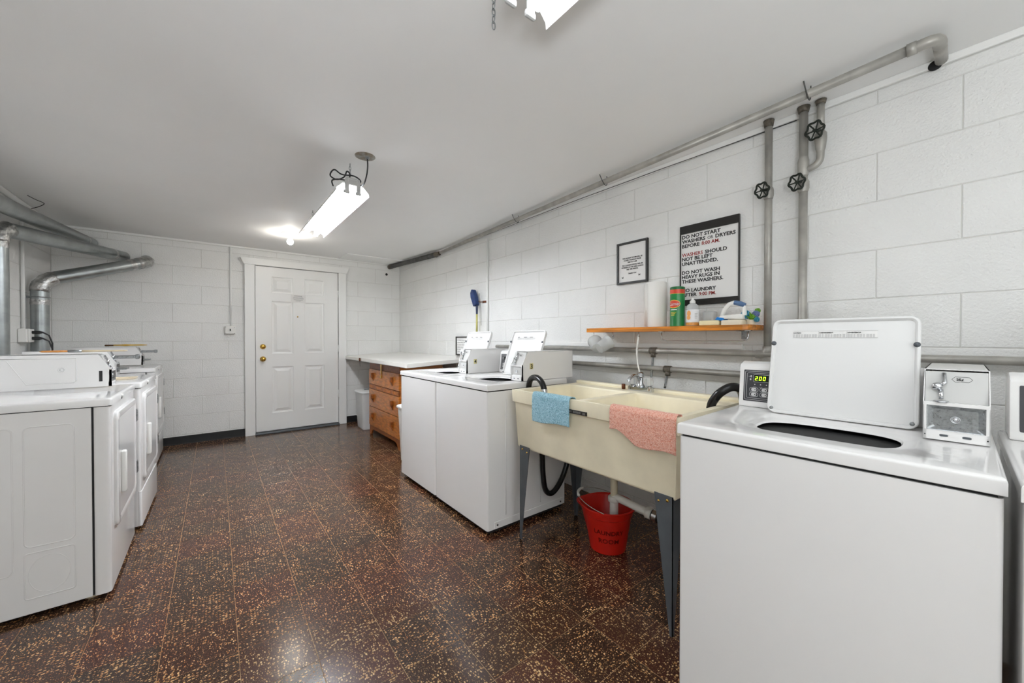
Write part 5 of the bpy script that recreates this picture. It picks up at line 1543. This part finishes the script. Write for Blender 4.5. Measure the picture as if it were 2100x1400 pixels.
obj('cap', LT([(0.013, 0.126), (0.015, 0.128), (0.014, 0.140), (0.007, 0.145), (0.006, 0.155), (0.0, 0.156)], seg=16), M['plastic_white'], sbt, smooth='auto')
# sponge + white tile behind
tag(obj('soap_box', vround(-0.028, 0.028, -0.030, 0.030, 0.0, 0.080, 0.010, top=0.006), M['clear'], loc=(2.165, 0.975, zs), smooth='auto'), 'clear plastic cup standing behind the soap bottle on shelf', 'cup')
tag(obj('sponge', box(-0.032, 0.032, -0.05, 0.05, 0.0, 0.026, bevel=0.005), M['sponge'], loc=(2.085, 0.935, zs), rotz=0.12), 'pale yellow sponge lying between soap bottle and scrub brush', 'sponge')
tag(obj('soap_dish', vround(-0.034, 0.034, -0.052, 0.052, 0.0, 0.025, 0.015, top=0.004), M['soap'], loc=(2.085, 0.822, zs), rotz=-0.1, smooth='auto'), 'cream soap dish under the white scrub brush on shelf', 'dish')
sc_ = thing('scrub_brush', 'white iron-shaped scrub brush with blue bristles on the soap dish', 'brush', (2.085, 0.822, zs + 0.0265), 0.0)
bm = bmesh.new(); prism(bm, [(-0.052, 0.0), (0.060, 0.006), (0.072, 0.012), (0.050, 0.022), (-0.040, 0.028), (-0.052, 0.022)], -0.026, 0.026, 'x', bevel=0.005)
obj('brush_base', bm, M['plastic_white'], sc_, smooth='auto')
bm = bmesh.new(); prism(bm, [(0.040, -0.006), (0.082, 0.002), (0.070, 0.016), (0.036, 0.010)], -0.028, 0.028, 'x', bevel=0.003)
obj('bristles', bm, M['blue'], sc_)
obj('handle', T([(0, 0.058, 0.016), (0, 0.045, 0.050), (0, 0.020, 0.080), (0, -0.005, 0.088)], [0.010, 0.011, 0.0115, 0.010], 12, smooth=0), M['plastic_white'], sc_, smooth=True)
obj('grip', T([(0, -0.004, 0.087), (0, -0.03, 0.080), (0, -0.052, 0.070)], [0.0115, 0.0125, 0.011], 12), M['blue_grip'], sc_, smooth='auto')
obj('handle_post', T([(0, -0.050, 0.068), (0, -0.050, 0.020)], [0.007, 0.012], 12), M['plastic_white'], sc_, smooth='auto')
# flower cup
fl = thing('flower_pot', 'small pot of blue and green artificial flowers at shelf end', 'flowers', (2.105, 0.748, zs))
obj('pot', LT([(0.0, 0.0), (0.016, 0.0), (0.020, 0.024), (0.0, 0.022)], seg=18), M['soap'], fl, smooth='auto')
def bloom(c, r, m, n=40):
    bm = bmesh.new()
    for i in range(n):
        ph = math.acos(1 - 2 * (i + .5) / n); tt = PI * (1 + 5 ** .5) * i
        d = Vector((math.sin(ph) * math.cos(tt), math.sin(ph) * math.sin(tt), math.cos(ph)))
        p = Vector(c) + d * r * 0.72
        a = d.orthogonal().normalized(); b = d.cross(a)
        s = r * 0.34
        vs = [bm.verts.new(p + a * s), bm.verts.new(p + d * r * 0.3 + b * s * 0.8), bm.verts.new(p - a * s), bm.verts.new(p + d * r * 0.3 - b * s * 0.8)]
        bm.faces.new(vs)
        vs2 = [bm.verts.new(p - d * r * 0.5), bm.verts.new(p + a * s * .6), bm.verts.new(p - a * s * .6)]
        bm.faces.new(vs2)
    return obj('bloom', bm, m, fl)
bloom((-0.005, 0.024, 0.050), 0.022, M['petal_blue'])
bloom((-0.010, -0.010, 0.038), 0.015, M['leaf'])
bloom((-0.004, -0.022, 0.052), 0.016, M['petal_violet'])
bloom((0.008, 0.000, 0.064), 0.014, M['label'])
bloom((-0.012, -0.028, 0.024), 0.013, M['petal_blue'])
bloom((0.01, -0.024, 0.068), 0.013, M['leaf'])
bm = bmesh.new()
for k in range(16):
    a = k * 2.4; l_ = 0.030 + 0.012 * (k % 3)
    b = Vector((0, 0, 0.020)); tip = Vector((math.cos(a) * l_, math.sin(a) * l_, 0.02 + 0.05 * ((k * 5) % 7) / 7))
    side = Vector((-math.sin(a), math.cos(a), 0)) * 0.005; mid = b.lerp(tip, 0.55) + Vector((0, 0, 0.006))
    vs = [bm.verts.new(b), bm.verts.new(mid + side), bm.verts.new(tip), bm.verts.new(mid - side)]
    bm.faces.new(vs)
obj('leaves', bm, M['leaf'], fl)

# hanging cups, hooks and dish brush under the shelf
for k, (yy, rx, lab) in enumerate(((1.735, 0.9, 'left clear plastic measuring cup hanging under the shelf'), (1.575, -0.3, 'right clear plastic measuring cup hanging under the shelf'))):
    cup = thing('measuring_cup', lab, 'cup', (2.10, yy, SHZ - 0.058), rx)
    bm = bmesh.new()
    lathe(bm, [(0.030, -0.060), (0.038, 0.015), (0.041, 0.016), (0.041, 0.012), (0.0365, 0.014), (0.0285, -0.057), (0.0, -0.057)], (0, 0, 0), seg=26, cap=False)
    lathe(bm, [(0.0, -0.0605), (0.030, -0.060)], (0, 0, 0), seg=26, cap=False)
    bmesh.ops.transform(bm, matrix=Matrix.Translation((-0.045, 0, -0.040)) @ Matrix.Rotation(math.radians(60), 4, 'Y') @ Matrix.Scale(1.2, 4), verts=bm.verts)
    obj('cup_bowl', bm, M['clear'], cup, smooth=True)
    obj('cup_handle', T([(-0.02, 0, -0.030), (0.0, 0, -0.008), (0.006, 0, 0.008)], 0.005, 8), M['clear'], cup, smooth=True)
    tag(obj('cup_hook', T([(2.10, yy, SHZ - 0.027), (2.10, yy, SHZ - 0.040), (2.094, yy, SHZ - 0.050), (2.100, yy, SHZ - 0.060), (2.108, yy, SHZ - 0.052)], 0.0018, 6), M['chrome']), ('left' if k == 0 else 'right') + ' wire hook holding a clear measuring cup', 'hook', 'hooks under the shelf')
db = thing('dish_brush', 'white long-handled dish brush hanging from shelf above the faucet', 'brush', (2.06, 1.355, SHZ - 0.055))
obj('handle', T([(0, 0, 0.0), (0, 0.0, -0.012), (0, 0.004, -0.040), (0, 0.008, -0.060), (0, 0.010, -0.085)], [0.0035, 0.0055, 0.0075, 0.005, 0.0065], 10), M['plastic_white'], db, smooth=True)
obj('neck', T([(0, 0.010, -0.085), (0, 0.010, -0.12), (-0.004, 0.002, -0.17), (-0.010, -0.012, -0.205), (-0.016, -0.020, -0.225)], [0.006, 0.0052, 0.0048, 0.0048, 0.006], 10, smooth=0), M['plastic_white'], db, smooth=True)
bm = bmesh.new()
hc = Vector((-0.022, -0.024, -0.250)); 
lathe(bm, [(0.0, 0.012), (0.018, 0.010), (0.022, 0.0), (0.020, -0.006), (0.0, -0.006)], hc, axis='x', seg=16, cap=False)
obj('brush_head', bm, M['plastic_white'], db, smooth='auto')
bm = bmesh.new()
for k in range(60):
    a = k * 2.399; r = 0.019 * math.sqrt(k / 60)
    p = hc + Vector((-0.006, math.cos(a) * r, math.sin(a) * r)); q = p + Vector((-0.020, math.cos(a) * r * 0.35, math.sin(a) * r * 0.35))
    tube(bm, [p, q], 0.0012, 4, cap=False)
o = obj('bristles', bm, M['plastic_white'], db); o['kind'] = 'stuff'
tag(obj('brush_hook', T([(2.06, 1.352, SHZ - 0.027), (2.06, 1.352, SHZ - 0.040), (2.052, 1.352, SHZ - 0.050), (2.060, 1.352, SHZ - 0.060), (2.068, 1.352, SHZ - 0.053)], 0.0018, 6), M['chrome']), 'wire hook holding the white dish brush', 'hook', 'hooks under the shelf')

# ------------------------------------------------------------------ ceiling lamps
def chain(bm, p, n, ln=0.024, w=0.0055, rr=0.0016):
    for k in range(n):
        c = Vector(p) - Vector((0, 0, k * ln * 0.78)); pts = []
        for q in range(14):
            a = 2 * PI * q / 14
            u = math.cos(a) * w; v = math.sin(a) * (ln / 2)
            pts.append(c + (Vector((u, 0, v)) if k % 2 else Vector((0, u, v))))
        tube(bm, pts, rr, 5, closed=True)
    return bm

def shop_light(cx, ya, yb, z, label, tm='tube_on'):
    t = thing('fluorescent_fixture', label, 'ceiling lamp', (cx, (ya + yb) / 2, z))
    L2 = (yb - ya) / 2
    # reflector wings (sheet), open at the bottom
    outl = [(-0.097, 0.0), (-0.094, 0.018), (-0.060, 0.052), (-0.026, 0.058), (-0.026, 0.085), (0.026, 0.085), (0.026, 0.058), (0.060, 0.052), (0.094, 0.018), (0.097, 0.0)]
    bm = bmesh.new(); prev = None
    for p in outl:
        a = bm.verts.new((p[0], -L2, p[1])); b = bm.verts.new((p[0], L2, p[1]))
        if prev: bm.faces.new((prev[0], a, b, prev[1]))
        prev = (a, b)
    o = obj('reflector', bm, M['enamel'], t)
    o.modifiers.new('s', 'SOLIDIFY').thickness = 0.0012
    obj('ballast_channel', box(-0.024, 0.024, -L2 + 0.002, L2 - 0.002, 0.050, 0.088), M['enamel'], t)
    for s in (-1, 1):
        obj('fluorescent_tube', T([(s * 0.040, -L2 + 0.02, 0.026), (s * 0.040, L2 - 0.02, 0.026)], 0.0165, 16), M[tm], t, smooth=True)
    for e in (-1, 1):
        bm = bmesh.new(); ye = e * (L2 - 0.004)
        prism(bm, [(-0.040, 0.094), (0.040, 0.094), (0.050, 0.056), (-0.050, 0.056)], ye - 0.003, ye + 0.003, 'y')
        for s in (-1, 1):
            bx(bm, s * 0.034 - 0.013, s * 0.034 + 0.013, ye - 0.005, ye + 0.005, 0.004, 0.070, bevel=0.004)
            bx(bm, s * 0.034 - 0.020, s * 0.034 + 0.016, ye - 0.007, ye + 0.007, -0.004, 0.016, bevel=0.006)
        obj('end_bracket', bm, M['bracket'], t)
    for e in (-1, 1):
        yy = e * (L2 - 0.06)
        bm = bmesh.new(); n = int((ZC - z - 0.085) / (0.024 * 0.78)) + 1
        chain(bm, (0.0, yy, ZC - z - 0.012), n)
        obj('chain', bm, M['brushed'], t, smooth=True)
    return t
shop_light(0.683, 2.43, 3.66, 2.050, 'hanging twin-tube fluorescent light nearer the door')
shop_light(0.660, -0.42, 0.80, 2.050, 'hanging fluorescent light cut off by top photo edge', 'tube_on_near')
tag(obj('hanging_chain', chain(bmesh.new(), (0.647, 0.905, ZC - 0.012), 10), M['brushed']), 'loose steel chain dangling beside the nearest fluorescent light', 'chain')
cp_ = thing('junction_cover', 'round scuffed metal cover plate on ceiling with a cord', 'cover plate', (0.728, 2.338, ZC))
obj('plate', LT([(0.0, -0.004), (0.050, -0.004), (0.058, -0.001), (0.058, 0.001)], seg=32, cap=False), M['ceiling_cap'], cp_)
obj('grommet', LT([(0.0, -0.014), (0.010, -0.013), (0.014, -0.003)], (0.012, -0.004, 0), seg=14, cap=False), M['brushed'], cp_, smooth=True)
cdt = thing('lamp_cord', 'black cord looping from ceiling plate onto the fluorescent light', 'cord', (0.74, 2.335, 2.24))
cpts = [(0.74, 2.335, 2.245), (0.742, 2.336, 2.20), (0.740, 2.35, 2.15), (0.737, 2.40, 2.11), (0.72, 2.46, 2.115), (0.735, 2.45, 2.145), (0.69, 2.43, 2.158), (0.62, 2.43, 2.150), (0.57, 2.40, 2.155), (0.555, 2.43, 2.128), (0.60, 2.47, 2.128), (0.64, 2.46, 2.150), (0.655, 2.45, 2.185), (0.675, 2.46, 2.17), (0.66, 2.47, 2.14), (0.60, 2.44, 2.120), (0.565, 2.43, 2.10), (0.58, 2.47, 2.085)]
obj('cord_run', T(rel(cpts, (0.74, 2.335, 2.24)), 0.0042, 8, smooth=6), M['cord'], cdt, smooth=True)
bl = thing('bare_bulb', 'bare round bulb in white porcelain holder on ceiling near the door', 'ceiling lamp', (0.650, 4.545, ZC))
obj('lamp_holder', LT([(0.078, 0.0), (0.078, -0.006), (0.066, -0.012), (0.034, -0.018), (0.026, -0.040), (0.020, -0.044)], seg=30, cap=True), M['porcelain'], bl, smooth='auto')
obj('bulb', LT([(0.012, -0.040), (0.014, -0.050), (0.026, -0.068), (0.030, -0.085), (0.026, -0.102), (0.014, -0.113), (0.0, -0.116)], seg=24, cap=False), M['bulb_on'], bl, smooth=True)
